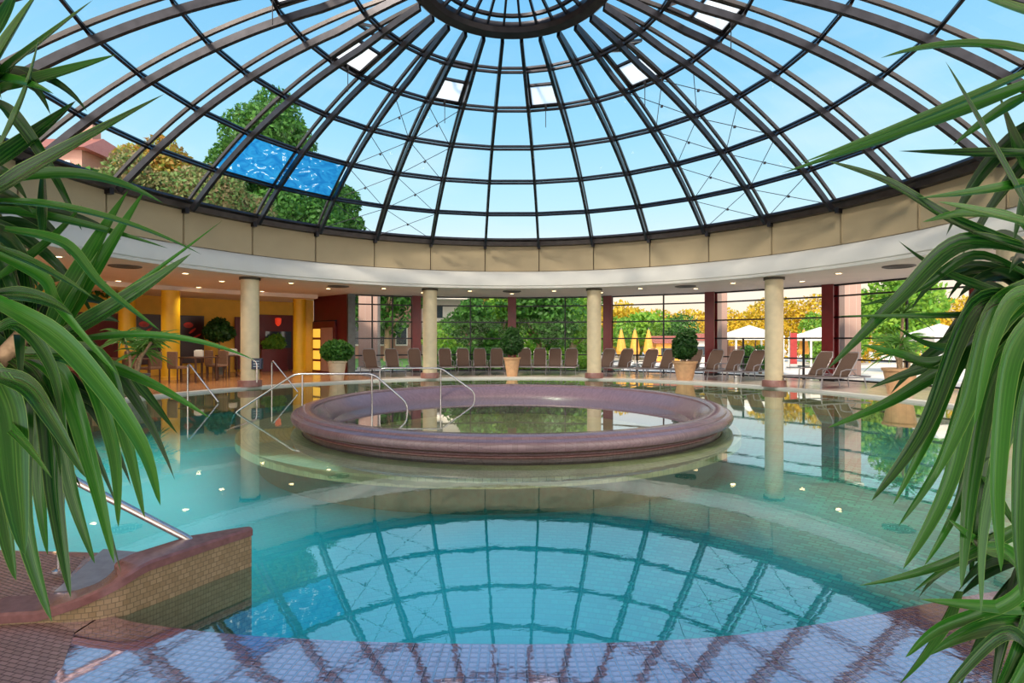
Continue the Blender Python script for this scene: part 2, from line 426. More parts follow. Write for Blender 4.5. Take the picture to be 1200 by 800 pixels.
def copy_tree(o, parent=None):
    c = o.copy(); COL.objects.link(c)
    if parent: c.parent = parent
    for ch in [x for x in bpy.data.objects if x.parent == o]: copy_tree(ch, c)
    return c
def pol(r, deg, z=0): return Vector((r * math.sin(R_(deg)), CY + r * math.cos(R_(deg)), z))
def ang_at(px, r):
    """the angle on the circle of radius r about the rotunda's centre seen at photograph column px (far side)"""
    k = (px - 599) / 630; lo, hi = -110, 110
    for _ in range(50):
        m = (lo + hi) / 2; p = pol(r, m)
        y = max(p.y, .1)
        if p.x / y < k: lo = m
        else: hi = m
    return (lo + hi) / 2

# ------------------------------------------------------------------ room shell
POOL_R = 8.72
# deck ring at the pool edge (pale coping) and the floors behind it
MB().lathe([(POOL_R, -.3), (POOL_R, 0), (POOL_R + .28, .0), (POOL_R + .28, -.3)], (0, CY, 0), 160, closed=True).build('trim_1', 'white_plaster')
struct(bpy.data.objects['trim_1'])
struct(MB().lathe([(POOL_R + .28, -.3), (POOL_R + .28, 0), (12.6, 0), (12.6, -.3)], (0, CY, 0), 90, -29, 112, closed=True).build('floor', 'deck_stone'))
struct(MB().lathe([(POOL_R + .28, -.3), (POOL_R + .28, 0), (17, 0), (17, -.3)], (0, CY, 0), 90, -150, -29, closed=True).build('floor_restaurant', 'terracotta_floor'))
# shell of the pool: wall and floors
struct(MB().lathe([(POOL_R - .005, -.06), (POOL_R - .005, -1.2), (POOL_R + .1, -1.2), (POOL_R + .1, -.3)], (0, CY, 0), 120).build('wall_pool', 'tan_mosaic'))
struct(MB().lathe([(0, -.60), (POOL_R, -.60), (POOL_R, -1.0), (0, -1.0)], (0, CY, 0), 120).build('floor_pool', 'pool_mosaic'))

# near shelf: wet mauve mosaic level with the water; its pool edge is a shallow curve
edge = [(-8.4, 4.0), (-5.5, 3.7), (-3.6, 3.45), (-2.45, 3.36), (-2.05, 3.30), (-1.98, 2.9), (-1.95, 2.62), (-1.5, 2.48), (-.8, 2.39), (0, 2.36), (.57, 2.38), (1.05, 2.44), (1.45, 2.53), (1.9, 2.66), (2.44, 2.82), (2.87, 2.92), (4.0, 3.1), (5.5, 3.5), (7.2, 4.3)]
def smooth_line(pts, n=6):
    out = []
    P = [Vector((*p, 0)) if len(p) == 2 else Vector(p) for p in pts]
    for i in range(len(P) - 1):
        p0 = P[max(i - 1, 0)]; p1 = P[i]; p2 = P[i + 1]; p3 = P[min(i + 2, len(P) - 1)]
        for k in range(n):
            t = k / n
            out.append(.5 * ((2 * p1) + (-p0 + p2) * t + (2 * p0 - 5 * p1 + 4 * p2 - p3) * t * t + (-p0 + 3 * p1 - 3 * p2 + p3) * t ** 3))
    out.append(P[-1]); return out
el = smooth_line(edge)
SHELF = WATER + .012
def shelf_mesh(pts, ztop, zbot, name, m):
    vs = []; fs = []
    for p in pts: vs += [(p.x, p.y, ztop), (p.x, p.y, zbot)]
    outer = []
    for p in pts:
        # outer rim point straight behind, on the pool circle's near side
        x = max(-POOL_R + .02, min(POOL_R - .02, p.x * 1.02)); y = CY - math.sqrt(max(0, (POOL_R - .01) ** 2 - x * x))
        y = min(y, p.y - .01)
        outer.append((x, y))
    n0 = len(vs)
    for x, y in outer: vs += [(x, y, ztop), (x, y, zbot)]
    for i in range(len(pts) - 1):
        a, b = 2 * i, 2 * i + 2; c, d = n0 + 2 * i, n0 + 2 * i + 2
        fs += [(a, b, d, c), (a + 1, c + 1, d + 1, b + 1), (a, a + 1, b + 1, b), (c, d, d + 1, c + 1)]
    fs += [(0, n0, n0 + 1, 1), (2 * len(pts) - 2, 2 * len(pts) - 1, n0 + 2 * len(pts) - 1, n0 + 2 * len(pts) - 2)]
    return MB().add(vs, fs).build(name, m)
struct(shelf_mesh(el, SHELF, -.86, 'floor_near_shelf', 'mauve_mosaic'))
# dry strip of ribbed mosaic at the left, a step above the water
def slab(poly, z0, z1, name, m, **k):
    n = len(poly); vs = [(x, y, z1) for x, y in poly] + [(x, y, z0) for x, y in poly]
    fs = [tuple(range(n)), tuple(range(2 * n - 1, n - 1, -1))] + [(i, i + n, (i + 1) % n + n, (i + 1) % n) for i in range(n)]
    return MB().add(vs, fs).build(name, m, **k)
struct(slab([(-6.0, 3.60), (-3.4, 3.44), (-2.62, 3.30), (-2.42, 2.85), (-2.30, 2.62), (-2.0, 2.46), (-1.84, 2.2), (-1.7, 1.7), (-2.2, 1.2), (-5.0, 2.0)], SHELF - .03, SHELF + .0015, 'floor_left_step', 'mauve_dry_mosaic'))
struct(slab([(-2.60, 3.42), (-1.97, 3.30), (-2.02, 2.92), (-2.42, 2.84)], SHELF - .02, SHELF + .005, 'floor_grey_slab', 'grey_slab'))

# main water surface, cut round the ring basin
RO, RI = 3.60, 3.02
wm = MB().lathe([(RO - .25, 0), (5.2, 0), (7, 0), (POOL_R - .01, 0)], (0, CY, WATER), 160)
w_o = tag(wm.build('pool_water', 'pool_water', smooth=True), 'turquoise rippled water of the large round pool', 'water', kind='stuff')
w_i = tag(MB().lathe([(0, 0), (RI + .02, 0)], (0, CY, WATER + .005), 96).build('basin_water', 'still_water', smooth=True), 'still clear water inside the raised ring basin', 'water', kind='stuff')

# ring basin
rb = tag(empty('ring_basin', (0, CY, -.86)), 'raised round mauve basin wall in the middle of the pool', 'basin')
prof = [(RO - .12, -.9), (RO - .12, -.05), (RO - .11, .0), (RO - .02, .02), (RO + .035, .05), (RO + .05, .10), (RO + .03, .15), (RO - .02, .175), (RO - .05, .175), (RO - .06, .20), (RO - .10, .215), (RO - .24, .215), (RO - .28, .20), (RO - .285, .175), (RO - .30, .17), (RI + .12, .02), (RI + .03, -.10), (RI, -.5), (RI - .02, -.9)]
MB().lathe([(r, z + .86) for r, z in prof], (0, 0, 0), 160).build('rim', 'rim_mosaic', rb, smooth=True)
tagp = MB().lathe([(0, .42), (RI + .04, .42)], (0, 0, 0), 96).build('basin_floor', 'tan_mosaic', rb)
MB().lathe([(RO - .12, .80), (RO - .095, .815), (RO - .095, .83), (RO - .12, .84)], (0, 0, 0), 160).build('edge_bead', 'wall_cap_stone', rb, smooth=True)
# tan submerged ledge round the ring, on a mosaic base
ledge = tag(empty('submerged_ledge', (-.35, CY + .05, -.85)), 'tan mosaic ledge under the water around the raised ring basin', 'ledge')
def ecc_ring(ro, z0, z1, name, m):
    vs = []; n = 120
    for i in range(n):
        a = 2 * math.pi * i / n; c, q = math.sin(a), math.cos(a); ri = RO - .115
        for (r, z, ins) in ((ri, z0, 1), (ri, z1, 1), (ro, z1, 0), (ro, z0, 0)):
            vs.append((r * c + (.35 if ins else 0), r * q + (-.05 if ins else 0), z + .85))
    fs = [(4 * i + k, 4 * ((i + 1) % n) + k, 4 * ((i + 1) % n) + (k + 1) % 4, 4 * i + (k + 1) % 4) for i in range(n) for k in range(4)]
    return MB().add(vs, fs).build(name, m, ledge)
ecc_ring(4.10, -.24, -.13, 'shelf', 'tan_ledge_mosaic')
ecc_ring(3.80, -.60, -.24, 'base', 'base_mosaic')

# ceiling ring, curved white band, fascia
struct(MB().lathe([(8.5, 3.0), (12.45, 3.0), (12.45, 3.3), (8.96, 3.3)], (0, CY, 0), 160).build('ceiling', 'ceiling_paint'))
struct(MB().lathe([(12.45, 3.0), (16.5, 3.0), (16.5, 3.3), (12.45, 3.3)], (0, CY, 0), 60, -112, -29.5, closed=True).build('ceiling_restaurant', 'ceiling_paint'))
struct(MB().lathe([(8.5, 3.0), (8.44, 3.0), (8.44, 3.055), (8.46, 3.07), (8.44, 3.10), (8.47, 3.22), (8.54, 3.38), (8.64, 3.53), (8.78, 3.60), (8.95, 3.62), (8.95, 3.02)], (0, CY, 0), 160).build('trim_3', 'white_plaster', smooth=True))
dr = MB().lathe([(8.86, 3.6), (8.86, 4.7), (8.98, 4.7), (8.98, 3.6)], (0, CY, 0), 120, closed=True).build('wall_drum', 'backing_dark'); struct(dr)
for k in range(30):
    a0 = 6 + 12 * k
    mb = MB(); mb.lathe([(8.85, 3.62), (8.80, 3.62), (8.80, 4.46), (8.85, 4.46)], (0, CY, 0), 8, a0 + .09, a0 + 11.91, closed=True)
    p = mb.build('fascia_panel', 'fascia_beige', dr, smooth=True)
    mb = MB(); mb.bar(pol(8.795, a0 + .22, 3.64), pol(8.795, a0 + .22, 4.42), .018, .02, pol(1, a0, 0) - Vector((0, CY, 0)))
    mb.build('seam_strip', 'fascia_beige', dr)

# ------------------------------------------------------------------ glass dome
DB, DA, DR = 4.68, 7.91, 8.61
SR = (DR ** 2 + (DA - DB) ** 2) / (2 * (DA - DB)); SZ = DA - SR
def sph(rho, deg, off=0):
    """point on the dome at plan radius rho (of the glass sphere), pushed 'off' along the sphere's normal"""
    e = math.asin(rho / SR); r = SR + off
    return pol(r * math.sin(e), deg, SZ + r * math.cos(e))
RINGS = [DR, 7.761, 6.677, 5.503, 4.192, 2.904, 1.892]
dome = tag(empty('glass_dome', (0, CY, DB)), 'large glazed dome of dark metal ribs over the round pool', 'dome')
def dpart(mb, name, m, smooth=False, **k):
    mb.v = [(x, y - CY, z - DB) for x, y, z in mb.v]
    return mb.build(name, m, dome, smooth=smooth, **k)
def nrm(rho, deg):
    return (sph(rho, deg, 1) - sph(rho, deg, 0))
for k in range(30):
    a = 6 + 12 * k
    rs = [DR + .05 - (DR - 1.9) * i / 22 for i in range(23)]
    rib = None
    mb = MB()
    loft(mb, [sph(r_, a, -.06 - .21 * min(1, max(0, (r_ - 1.9) / 1.5))) for r_ in rs], [nrm(r_, a) for r_ in rs], .075, .13)
    # foot plate and bolts on the base ring
    mb.box(pol(8.72, a, 4.50), (.10, .14, .26), rz=-R_(a))
    rib = dpart(mb, 'rib', 'dark_metal')
    mb = MB()
    loft(mb, [sph(r_, a, -.01) for r_ in rs], [nrm(r_, a) for r_ in rs], .055, .07)
    for r_ in RINGS[1:-1]:
        mb.bar(sph(r_, a, -.01), sph(r_, a, -.27), .03, .05)
    dpart(mb, 'glazing_bar', 'brown_metal')
for i, r_ in enumerate(RINGS[:-1]):
    for off, w, nm in ((-.01, .05, 'transom'), (-.12, .05, 'purlin')):
        if i == 0: continue
        mb = MB()
        pts = [sph(r_, 6 + 12 * k, off) for k in range(30)]
        for k in range(30):
            mb.bar(pts[k], pts[(k + 1) % 30], w, w, nrm(r_, 12 * k + 12))
        dpart(mb, nm, 'dark_metal')
# base ring, two profiles
dpart(MB().lathe([(DR + .10, 4.72), (DR - .06, 4.70), (DR - .09, 4.64), (DR - .02, 4.60), (DR + .10, 4.60)], (0, CY, 0), 120, closed=True), 'base_ring', 'dark_metal', True)
dpart(MB().lathe([(DR + .25, 4.60), (DR + .02, 4.60), (DR + .05, 4.47), (DR + .25, 4.45)], (0, CY, 0), 120, closed=True), 'gutter_ring', 'brown_metal', True)
# compression ring and the small lantern in it
zc = sph(1.892, 0).z
dpart(MB().lathe([(1.94, zc), (1.92, zc - .06), (1.86, zc - .10), (1.68, zc - .06), (1.62, zc + .02), (1.64, zc + .14), (1.90, zc + .10)], (0, CY, 0), 90, closed=True), 'compression_ring', 'dark_metal', True)
dpart(MB().lathe([(1.52, zc + .20), (1.52, zc + .14), (1.45, zc + .14), (1.45, zc + .20)], (0, CY, 0), 60, closed=True), 'lantern_ring', 'dark_metal', True)
LZ = zc + .62
for k in range(30):
    a = 6 + 12 * k
    mb = MB(); mb.bar(pol(1.82, a, zc), pol(.30, a, LZ), .045, .07, (0, 0, 1)); mb.bar(pol(1.80, a, zc - .02), pol(1.80, a, zc + .1), .04, .04)
    dpart(mb, 'lantern_bar', 'dark_metal')
dpart(MB().lathe([(.34, LZ + .04), (.34, LZ - .08), (.10, LZ - .08), (.10, LZ + .04)], (0, CY, 0), 24, closed=True), 'lantern_hub', 'dark_metal', True)
for rr in (1.0,):
    f = (1.82 - rr) / (1.82 - .30); z = zc + (LZ - zc) * f
    mb = MB()
    for k in range(30): mb.bar(pol(rr, 6 + 12 * k, z), pol(rr, 18 + 12 * k, z), .035, .035)
    dpart(mb, 'lantern_transom', 'dark_metal')
# glazing
mb = MB()
VENT = {(12 + 36 * k) % 360 for k in range(10)}
PAINT = {(1, -60), (1, -48)}
for i in range(6):
    for k in range(30):
        a0 = 6 + 12 * k; c = (a0 + 6) % 360
        if i == 4 and c in VENT: continue
        if (i, c - 360) in PAINT: continue
        mb.add([sph(RINGS[i], a0), sph(RINGS[i], a0 + 12), sph(RINGS[i + 1], a0 + 12), sph(RINGS[i + 1], a0)], [(0, 1, 2, 3)])
dpart(mb, 'glazing', 'dome_glass')
mb = MB()
for k in range(30):
    a0 = 6 + 12 * k
    mb.add([pol(1.82, a0, zc + .04), pol(1.82, a0 + 12, zc + .04), pol(.3, a0 + 12, LZ + .04), pol(.3, a0, LZ + .04)], [(0, 1, 2, 3)])
dpart(mb, 'lantern_glazing', 'dome_glass')
for i, c in PAINT:
    q = dpart(MB().add([sph(RINGS[i], c - 6), sph(RINGS[i], c + 6), sph(RINGS[i + 1], c + 6), sph(RINGS[i + 1], c - 6)], [(0, 1, 2, 3)]), 'painted_pane', 'painted_glass')
    q['label'] = 'blue painted pane with white flecks'
# opened vents: a fixed light panel below, a sash tilted outwards above, a chain drive hanging at the sill
for c in sorted(VENT):
    A, B = RINGS[4], RINGS[5]
    def q(u, v, off=0):      # u 0..1 sideways, v 0..1 upwards in the bay
        rho = A + (B - A) * v
        return sph(rho, c - 5.6 + 11.2 * u, off)
    lower = dpart(MB().add([q(.06, .06), q(.94, .06), q(.94, .52), q(.06, .52)], [(0, 1, 2, 3)]), 'vent_panel', 'frosted_white')
    fr = MB()
    for (u0, v0, u1, v1) in ((.04, .04, .96, .04), (.04, .55, .96, .55), (.04, .96, .96, .96), (.04, .04, .04, .96), (.96, .04, .96, .96)):
        fr.bar(q(u0, v0), q(u1, v1), .05, .06, nrm(3.5, c))
    dpart(fr, 'vent_frame', 'dark_metal')
    sa = MB(); up = .38
    P = [q(.08, .58, up), q(.92, .58, up), q(.92, .94, .02), q(.08, .94, .02)]
    for j in range(4): sa.bar(P[j], P[(j + 1) % 4], .05, .05, nrm(3.5, c))
    s_ = dpart(sa, 'vent_sash', 'dark_metal')
    gl = MB().add(P, [(0, 1, 2, 3)]); gl.v = [(x, y - CY, z - DB) for x, y, z in gl.v]; gl.build('vent_glass', 'dome_glass', s_)
    dv = MB().tube([q(.5, .06, -.02), q(.5, .03, -.12)], .03, 8).tube([q(.5, .05, -.1), q(.5, .05, -.1) + Vector((0, 0, -.5))], .009, 6)
    dpart(dv, 'vent_drive', 'brown_metal')
# crossed brace cables
for c in (-36, -24, 48, 60, 144, 156, -144, -156):
    for i in range(4):
        mb = MB()
        A, B = RINGS[i], RINGS[i + 1]
        mb.tube([sph(A, c - 6, -.16), sph(B, c + 6, -.16)], .009, 5); mb.tube([sph(A, c + 6, -.16), sph(B, c - 6, -.16)], .009, 5)
        m_ = sph((A + B) / 2, c, -.16); mb.box(m_, (.05, .05, .05))
        dpart(mb, 'brace_cable', 'cable')

# ------------------------------------------------------------------ columns
def column(deg, label):
    r = empty('round_column', pol(8.93, deg), 0)
    tag(r, label, 'column', 'cream columns around the pool')
    MB().lathe([(0, 0), (.31, 0), (.31, .15), (.29, .18), (.24, .18)], n=40).build('plinth', 'plinth_mauve', r, smooth=True)
    MB().lathe([(.235, .18), (.235, 2.94)], n=40).build('shaft', 'column_cream', r, smooth=True)
    MB().lathe([(.235, 2.93), (.27, 2.93), (.27, 3.0), (0, 3.0)], n=40).build('collar', 'backing_dark', r, smooth=True)
    return r
column(-18, 'cream round column behind the left part of the ring basin')
column(18, 'cream round column behind the right part of the ring basin')
column(-54, 'cream round column with a small dark blue box hung on it')
column(54, 'cream round column standing between two groups of loungers at right')
column(-90, 'cream round column at the far left behind the strap leaves')
column(90, 'cream round column at the far right edge behind the strap leaves')

# ------------------------------------------------------------------ glazed facade
FR = 12.3
def fpt(deg, z=0, r=FR): return pol(r, deg, z)
def post(deg, label=None):
    o = empty('facade_post', fpt(deg), -R_(deg))
    tag(o, label, 'post', 'maroon posts of the glass front')
    mb = MB().box((0, -.19, 1.5), (.34, .05, 3.0)).box((0, .19, 1.5), (.34, .05, 3.0))
    mb.build('flange', 'post_maroon', o)
    MB().box((0, 0, 1.5), (.12, .33, 3.0)).build('web', 'post_maroon', o)
    MB().box((0, 0, .04), (.44, .5, .08)).build('foot', 'dark_metal', o)
for d, lb in ((-18, 'maroon steel post of the glass front, just left of a cream column'), (0, 'maroon steel post of the glass front behind the dark round shrub'), (18, 'maroon steel post of the glass front, just right of a cream column'),
              (36, 'maroon steel post of the glass front beside the bush in a tan pot'), (54, 'broad maroon steel post of the glass front beside the reclined lounger pair'), (72, 'maroon steel post of the glass front behind the right strap leaf plant'), (90, 'rearmost right maroon steel post of the glass front')):
    post(d, lb)
bays = [(-29.3, -18), (-18, 0), (0, 18), (18, 36), (36, 54), (54, 72), (72, 90), (90, 108)]
for i, (a, b) in enumerate(bays):
    wroot = struct(empty('window_%d' % (i + 1), fpt((a + b) / 2)))
    o0 = fpt((a + b) / 2)
    def L2(v): return Vector(v) - o0
    ta = a + .85; tb = b - .85
    mb = MB()
    mid = (FR * math.cos(R_((b - a) / 2)))
    def cp(t, z):  # along the chord of the bay
        return fpt(a, z).lerp(fpt(b, z), t)
    mb.add([L2(cp(.02, .05)), L2(cp(.98, .05)), L2(cp(.98, 2.98)), L2(cp(.02, 2.98))], [(0, 1, 2, 3)])
    mb.build('glass', 'facade_glass', wroot)
    fr = MB()
    for z in (.05, .68, 1.33, 1.98, 2.63, 2.97):
        fr.bar(L2(cp(.0, z)), L2(cp(1, z)), .05, .05)
    ts = (.56,) if b - a > 12 else (.30, .62)
    for t in ts: fr.bar(L2(cp(t, 0)), L2(cp(t, 3)), .045, .06, (0, 1, 0))
    if i in (3, 4): fr.bar(L2(cp(.30, 0)), L2(cp(.30, 1.33)), .05, .06, (0, 1, 0)); fr.bar(L2(cp(.80, 0)), L2(cp(.80, 1.33)), .05, .06, (0, 1, 0))
    fr.build('window_frame', 'dark_metal', wroot)

# ------------------------------------------------------------------ left side: restaurant walls
def wall_seg(p, q, z0, z1, th, name, m, parent=None):
    p = Vector((*p, 0)); q = Vector((*q, 0)); mb = MB()
    mb.box(((p.x + q.x) / 2, (p.y + q.y) / 2, (z0 + z1) / 2), ((q - p).length, th, z1 - z0), rz=math.atan2(q.y - p.y, q.x - p.x))
    return mb.build(name, m, parent)
a_ = fpt(-29.6); b_ = pol(14.6, -33)
struct(wall_seg((a_.x, a_.y), (b_.x, b_.y), 0, 3, .2, 'wall_maroon', 'wall_maroon'))
struct(MB().box((a_.x, a_.y, 1.5), (.26, .3, 3.0), rz=R_(30)).build('trim_4', 'grey_pot'))
struct(MB().lathe([(16.2, 0), (16.2, 3), (16.4, 3), (16.4, 0)], (0, CY, 0), 60, -110, -33, closed=True).build('wall_back_left', 'wall_yellow'))
struct(MB().lathe([(13.3, 2.86), (13.3, 3.0), (16.2, 3.0), (16.2, 2.86)], (0, CY, 0), 60, -110, -34, closed=True).build('ceiling_lowered', 'ceiling_paint'))
def at_wall(px, r=16.12):
    return ang_at(px, r)
def wall_panel(px0, px1, z0, z1, m, name, label, cat, r=16.1, extra=None, th=.06):
    a0, a1 = at_wall(px0, r), at_wall(px1, r); am = (a0 + a1) / 2
    root = empty(name, pol(r, am, z0), -R_(am)); w = (pol(r, a1) - pol(r, a0)).length
    tag(root, label, cat)
    MB().box((0, 0, (z1 - z0) / 2), (w, th, z1 - z0)).build('board', m, root, bevel=.01)
    if extra: extra(root, w, z1 - z0)
    return root
def z_at(px, py, r=16.1):
    p = pol(r, ang_at(px, r)); return CAMZ + (397.3 - py) / 630 * p.y
def art(root, w, h):
    mb = MB()
    for k in range(3):
        c = (-w * .15 + k * w * .16, -.035, h * (.80 - .12 * k))
        mb.add([(c[0] + w * .20 * math.cos(t) * (1 if k != 1 else .7), -.045, c[2] + h * .06 * math.sin(t + k)) for t in [i * math.pi / 8 for i in range(16)]], [tuple(range(16))])
    mb.build('red_motif', 'art_red', root)
zt, zb = z_at(200, 369), z_at(200, 430)
wall_panel(75, 139, 0.02, z_at(107, 366), 'wall_maroon', 'wall_niche_panel', 'wide dark maroon wall panel behind the strap leaves', 'panel')
wall_panel(156, 188, .4, zt, 'art_black', 'wall_picture', 'dark picture with red brushstrokes left of the yellow column', 'picture', extra=art)
wall_panel(209, 238, .4, zt, 'art_black', 'wall_picture', 'dark picture with red brushstrokes right of the yellow column', 'picture', extra=art)
wall_panel(274, 286, .1, zt, 'wall_maroon', 'wall_niche_panel', 'narrow dark maroon wall panel left of the cream column', 'panel')
def niche(root, w, h):
    zc0 = h * .52
    MB().box((.02, -.04, h * .55), (w * .72, .05, h * .30)).build('opening', 'dark_glass', root)
    MB().lathe([(0, -.10), (.05, -.08), (.11, .02), (.12, .22), (.03, .25), (0, .25)], (0, -.10, h * .84), 16).build('red_light', 'red_lamp', root, smooth=True)
npan = wall_panel(303, 345, .02, z_at(324, 369), 'wall_maroon', 'wall_niche_panel', 'tall maroon wall panel with a red light and a planted opening', 'panel', extra=niche)
# yellow columns
def ycol(px, rr, label, w=.26, square=False):
    a = ang_at(px, rr); r = empty('yellow_column', pol(rr, a)); tag(r, label, 'column', 'yellow columns of the restaurant')
    MB().lathe([(w, 0), (w, 2.86)], n=32).build('shaft', 'column_yellow', r, smooth=True)
    MB().lathe([(w + .02, 0), (w + .02, .10), (w, .11)], n=32).build('foot_ring', 'wall_yellow', r, smooth=True)
ycol(199, 13.4, 'bright yellow round column between the two dark pictures')
ycol(350, 14.2, 'bright yellow round column beside the maroon doorway wall', .24)
ycol(148, 14.8, 'bright yellow round column seen through the strap leaves', .24)
def pil(px, rr, lb):
    a = ang_at(px, rr); o = MB().box((0, 0, 1.43), (.30, .3, 2.86)).build('yellow_pilaster', 'column_yellow', bevel=.01); o.location = pol(rr, a); o.rotation_euler.z = -R_(a); tag(o, lb, 'pilaster')
pil(361, 14.6, 'flat yellow pilaster right of the bright yellow column')
# sign and doorway on the maroon wall
dirv = (b_ - a_).normalized(); nv = Vector((dirv.y, -dirv.x, 0))
if nv.y > 0: nv = -nv
def on_mwall(t, z, off): return a_ + dirv * t + nv * off + Vector((0, 0, z))
mrot = math.atan2(-dirv.y, -dirv.x)
def wall_t(px):
    lo, hi = 0, 3.2
    best = min((abs((599 + 630 * on_mwall(t / 100, 0, .1).x / on_mwall(t / 100, 0, .1).y) - px), t / 100) for t in range(0, 330))
    return best[1]
t0, t1 = wall_t(394), wall_t(368)
tm = (t0 + t1) / 2; zz = CAMZ + 18 / 630 * on_mwall(tm, 0, 0).y
sg = tag(empty('wall_sign', on_mwall(tm, zz, .14), mrot), 'dark blue sign board with pale writing on the maroon wall', 'sign')
MB().box((0, 0, 0), (abs(t1 - t0), .05, .26)).build('board', 'sign_blue', sg, bevel=.008)
mb = MB(); w = abs(t1 - t0)
for k in range(11):   # an illegible line of letters
    x = -w * .40 + k * w * .08; hgt = .07 if k % 3 else .10
    mb.box((x, -.03 , 0), (w * .018, .012, hgt)); mb.box((x + w * .02, -.03, .03 if k % 2 else -.03), (w * .035, .012, .015))
lt = mb.build('lettering', 'sign_letters', sg)
t0, t1 = wall_t(394), wall_t(368); tm = (t0 + t1) / 2
dw = tag(empty('lit_cabinet', on_mwall(tm, 0, .16), mrot), 'open doorway with yellow lit shelves below the blue sign', 'cabinet')
MB().box((0, .0, 1.0), (w, .10, 2.0)).build('frame', 'wall_maroon', dw, bevel=.01)
for zq in (.25, .68, 1.11, 1.54):
    MB().box((-w * .28, -.07, zq), (w * .3, .05, .34)).build('lit_shelf', 'lamp_yellow', dw, bevel=.01)
MB().box((w * .18, -.07, .9), (w * .5, .03, 1.7)).build('door_leaf', 'building_pink', dw, bevel=.01)

# ------------------------------------------------------------------ ceiling lights and grilles
def downlight(deg, rr, label, row):
    r = empty('ceiling_downlight', pol(rr, deg, 3.0)); tag(r, label, 'downlight', row)
    MB().lathe([(.075, -.012), (.105, -.014), (.11, -.004), (.11, 0), (.075, 0)], n=24, closed=True).build('trim_ring', 'white_plaster', r, smooth=True)
    MB().lathe([(0, -.009), (.06, -.009), (.082, -.004)], n=24).build('lamp_lens', 'downlight_glow', r)
    L = bpy.data.lights.new('downlight', 'SPOT'); L.energy = 80; L.spot_size = R_(130); L.spot_blend = .7; L.color = (1, .84, .62); L.shadow_soft_size = .07
    lo = bpy.data.objects.new('downlight', L); lo.location = (0, 0, -.03); lo.parent = r; COL.objects.link(lo)
order = ['first', 'second', 'third', 'fourth', 'fifth', 'sixth', 'seventh', 'eighth', 'ninth', 'tenth', 'eleventh', 'twelfth']
for i, d in enumerate((-81, -63, -45, -27, -9, 9, 27, 45, 63, 81)):
    downlight(d, 9.45, 'round ceiling downlight near the pool edge, %s from the left of its row' % order[i], 'downlights of the inner ceiling row')
for i, d in enumerate((-72, -54, -36, -18, 0, 18, 36, 54, 72)):
    downlight(d, 10.5, 'round ceiling downlight near the glass front, %s from the left of its row' % order[i], 'downlights of the outer ceiling row')
for i, d in enumerate((-88, -74, -62, -52, -43)):
    downlight(d, 13.0, 'round ceiling downlight over the restaurant floor, %s from the left of its row' % order[i], 'downlights over the restaurant')
for i, d in enumerate((-80, -66, -56, -46, -38)):
    downlight(d, 15.0, 'round ceiling downlight by the yellow back wall, %s from the left of its row' % order[i], 'downlights by the back wall')
for i, (d, lb) in enumerate(((-72, 'flat dark round ceiling grille over the grey potted plant'), (-36, 'flat dark round ceiling grille over the ball shrub in a cream pot'), (0, 'flat dark round ceiling grille over the dark round shrub'), (36, 'flat dark round ceiling grille over the bush in a tan pot'), (72, 'flat dark round ceiling grille near the right strap leaf plant'))):
    r = empty('ceiling_grille', pol(9.45, d, 3.0)); tag(r, lb, 'grille', 'round ceiling grilles')
    MB().lathe([(.33, 0), (.33, -.02), (.28, -.035), (.26, -.02), (.26, 0)], n=32, closed=True).build('ring', 'grille_dark', r, smooth=True)
    mb = MB()
    for q_ in (.06, .12, .18, .24): mb.lathe([(q_ - .018, -.012), (q_ + .012, -.02), (q_ + .012, 0), (q_ - .018, 0)], n=24, closed=True)
    mb.build('louvre', 'grille_dark', r)

# ------------------------------------------------------------------ handrails
def rail(name, pts, r, label, posts=(), mt='chrome', bend=True):
    base = Vector(pts[-1]); root = empty(name, (pts[0][0], pts[0][1], WATER)); o0 = root.location
    tag(root, label, 'handrail')
    P = [Vector(p) - o0 for p in pts]
    # round the corners
    Q = [P[0]]
    for i in range(1, len(P) - 1):
        a, b, c = P[i - 1], P[i], P[i + 1]; d = min(.12, (a - b).length * .4, (c - b).length * .4)
        s = b + (a - b).normalized() * d; e = b + (c - b).normalized() * d
        for k in range(5):
            t = k / 4; Q.append(s * (1 - t) ** 2 + b * 2 * t * (1 - t) + e * t * t)
    Q.append(P[-1])
    MB().tube(Q, r, 12).build('tube', mt, root, smooth=True)
    for a, b in posts:
        a = Vector(a) - o0; b = Vector(b) - o0
        MB().tube([a, b], r * .9, 10).build('post', mt, root, smooth=True)
        fl = MB().lathe([(0, 0), (r * 2, 0), (r * 2, .012), (r, .018)], (b.x, b.y, b.z), 16); fl.build('flange', mt, root, smooth=True)
    return root
def W3(px, py, Y): return Vector(((px - 599) / 630 * Y, Y, CAMZ - (py - 397.3) / 630 * Y))
# two over the ring wall
yC, yD = 9.9, 12.2
rail('pool_handrail', [(-5.2, yC, WATER - .3), (-5.1, yC, WATER), (-4.0, yC, .66), (-2.55, yC, .66), (-1.93, yC, .12), (-1.93, yC, -.4)], .018,
     'nearer steel handrail crossing the left side of the ring basin', [((-3.86, yC, .65), (-3.86, yC, -.16)), ((-2.58, yC, .65), (-2.58, yC, -.43))])
rail('pool_handrail', [(-3.0, yD, -.16), (-3.0, yD, .64), (-1.6, yD, .64), (-.85, yD, .10), (-.85, yD, -.4)], .018,
     'farther steel handrail crossing the left side of the ring basin', [((-1.62, yD, .63), (-1.62, yD, -.43))])
rail('pool_handrail', [tuple(W3(219, 470, 11.6)), tuple(W3(219, 424, 11.6)), tuple(W3(255, 471, 11.4))], .018, 'left steel entry handrail at the pool edge below the yellow column')
rail('pool_handrail', [tuple(W3(317.5, 460, 13.7)), tuple(W3(317.5, 421, 13.7)), tuple(W3(348, 459, 13.5))], .018, 'steel entry handrail at the pool edge beside the cream column')
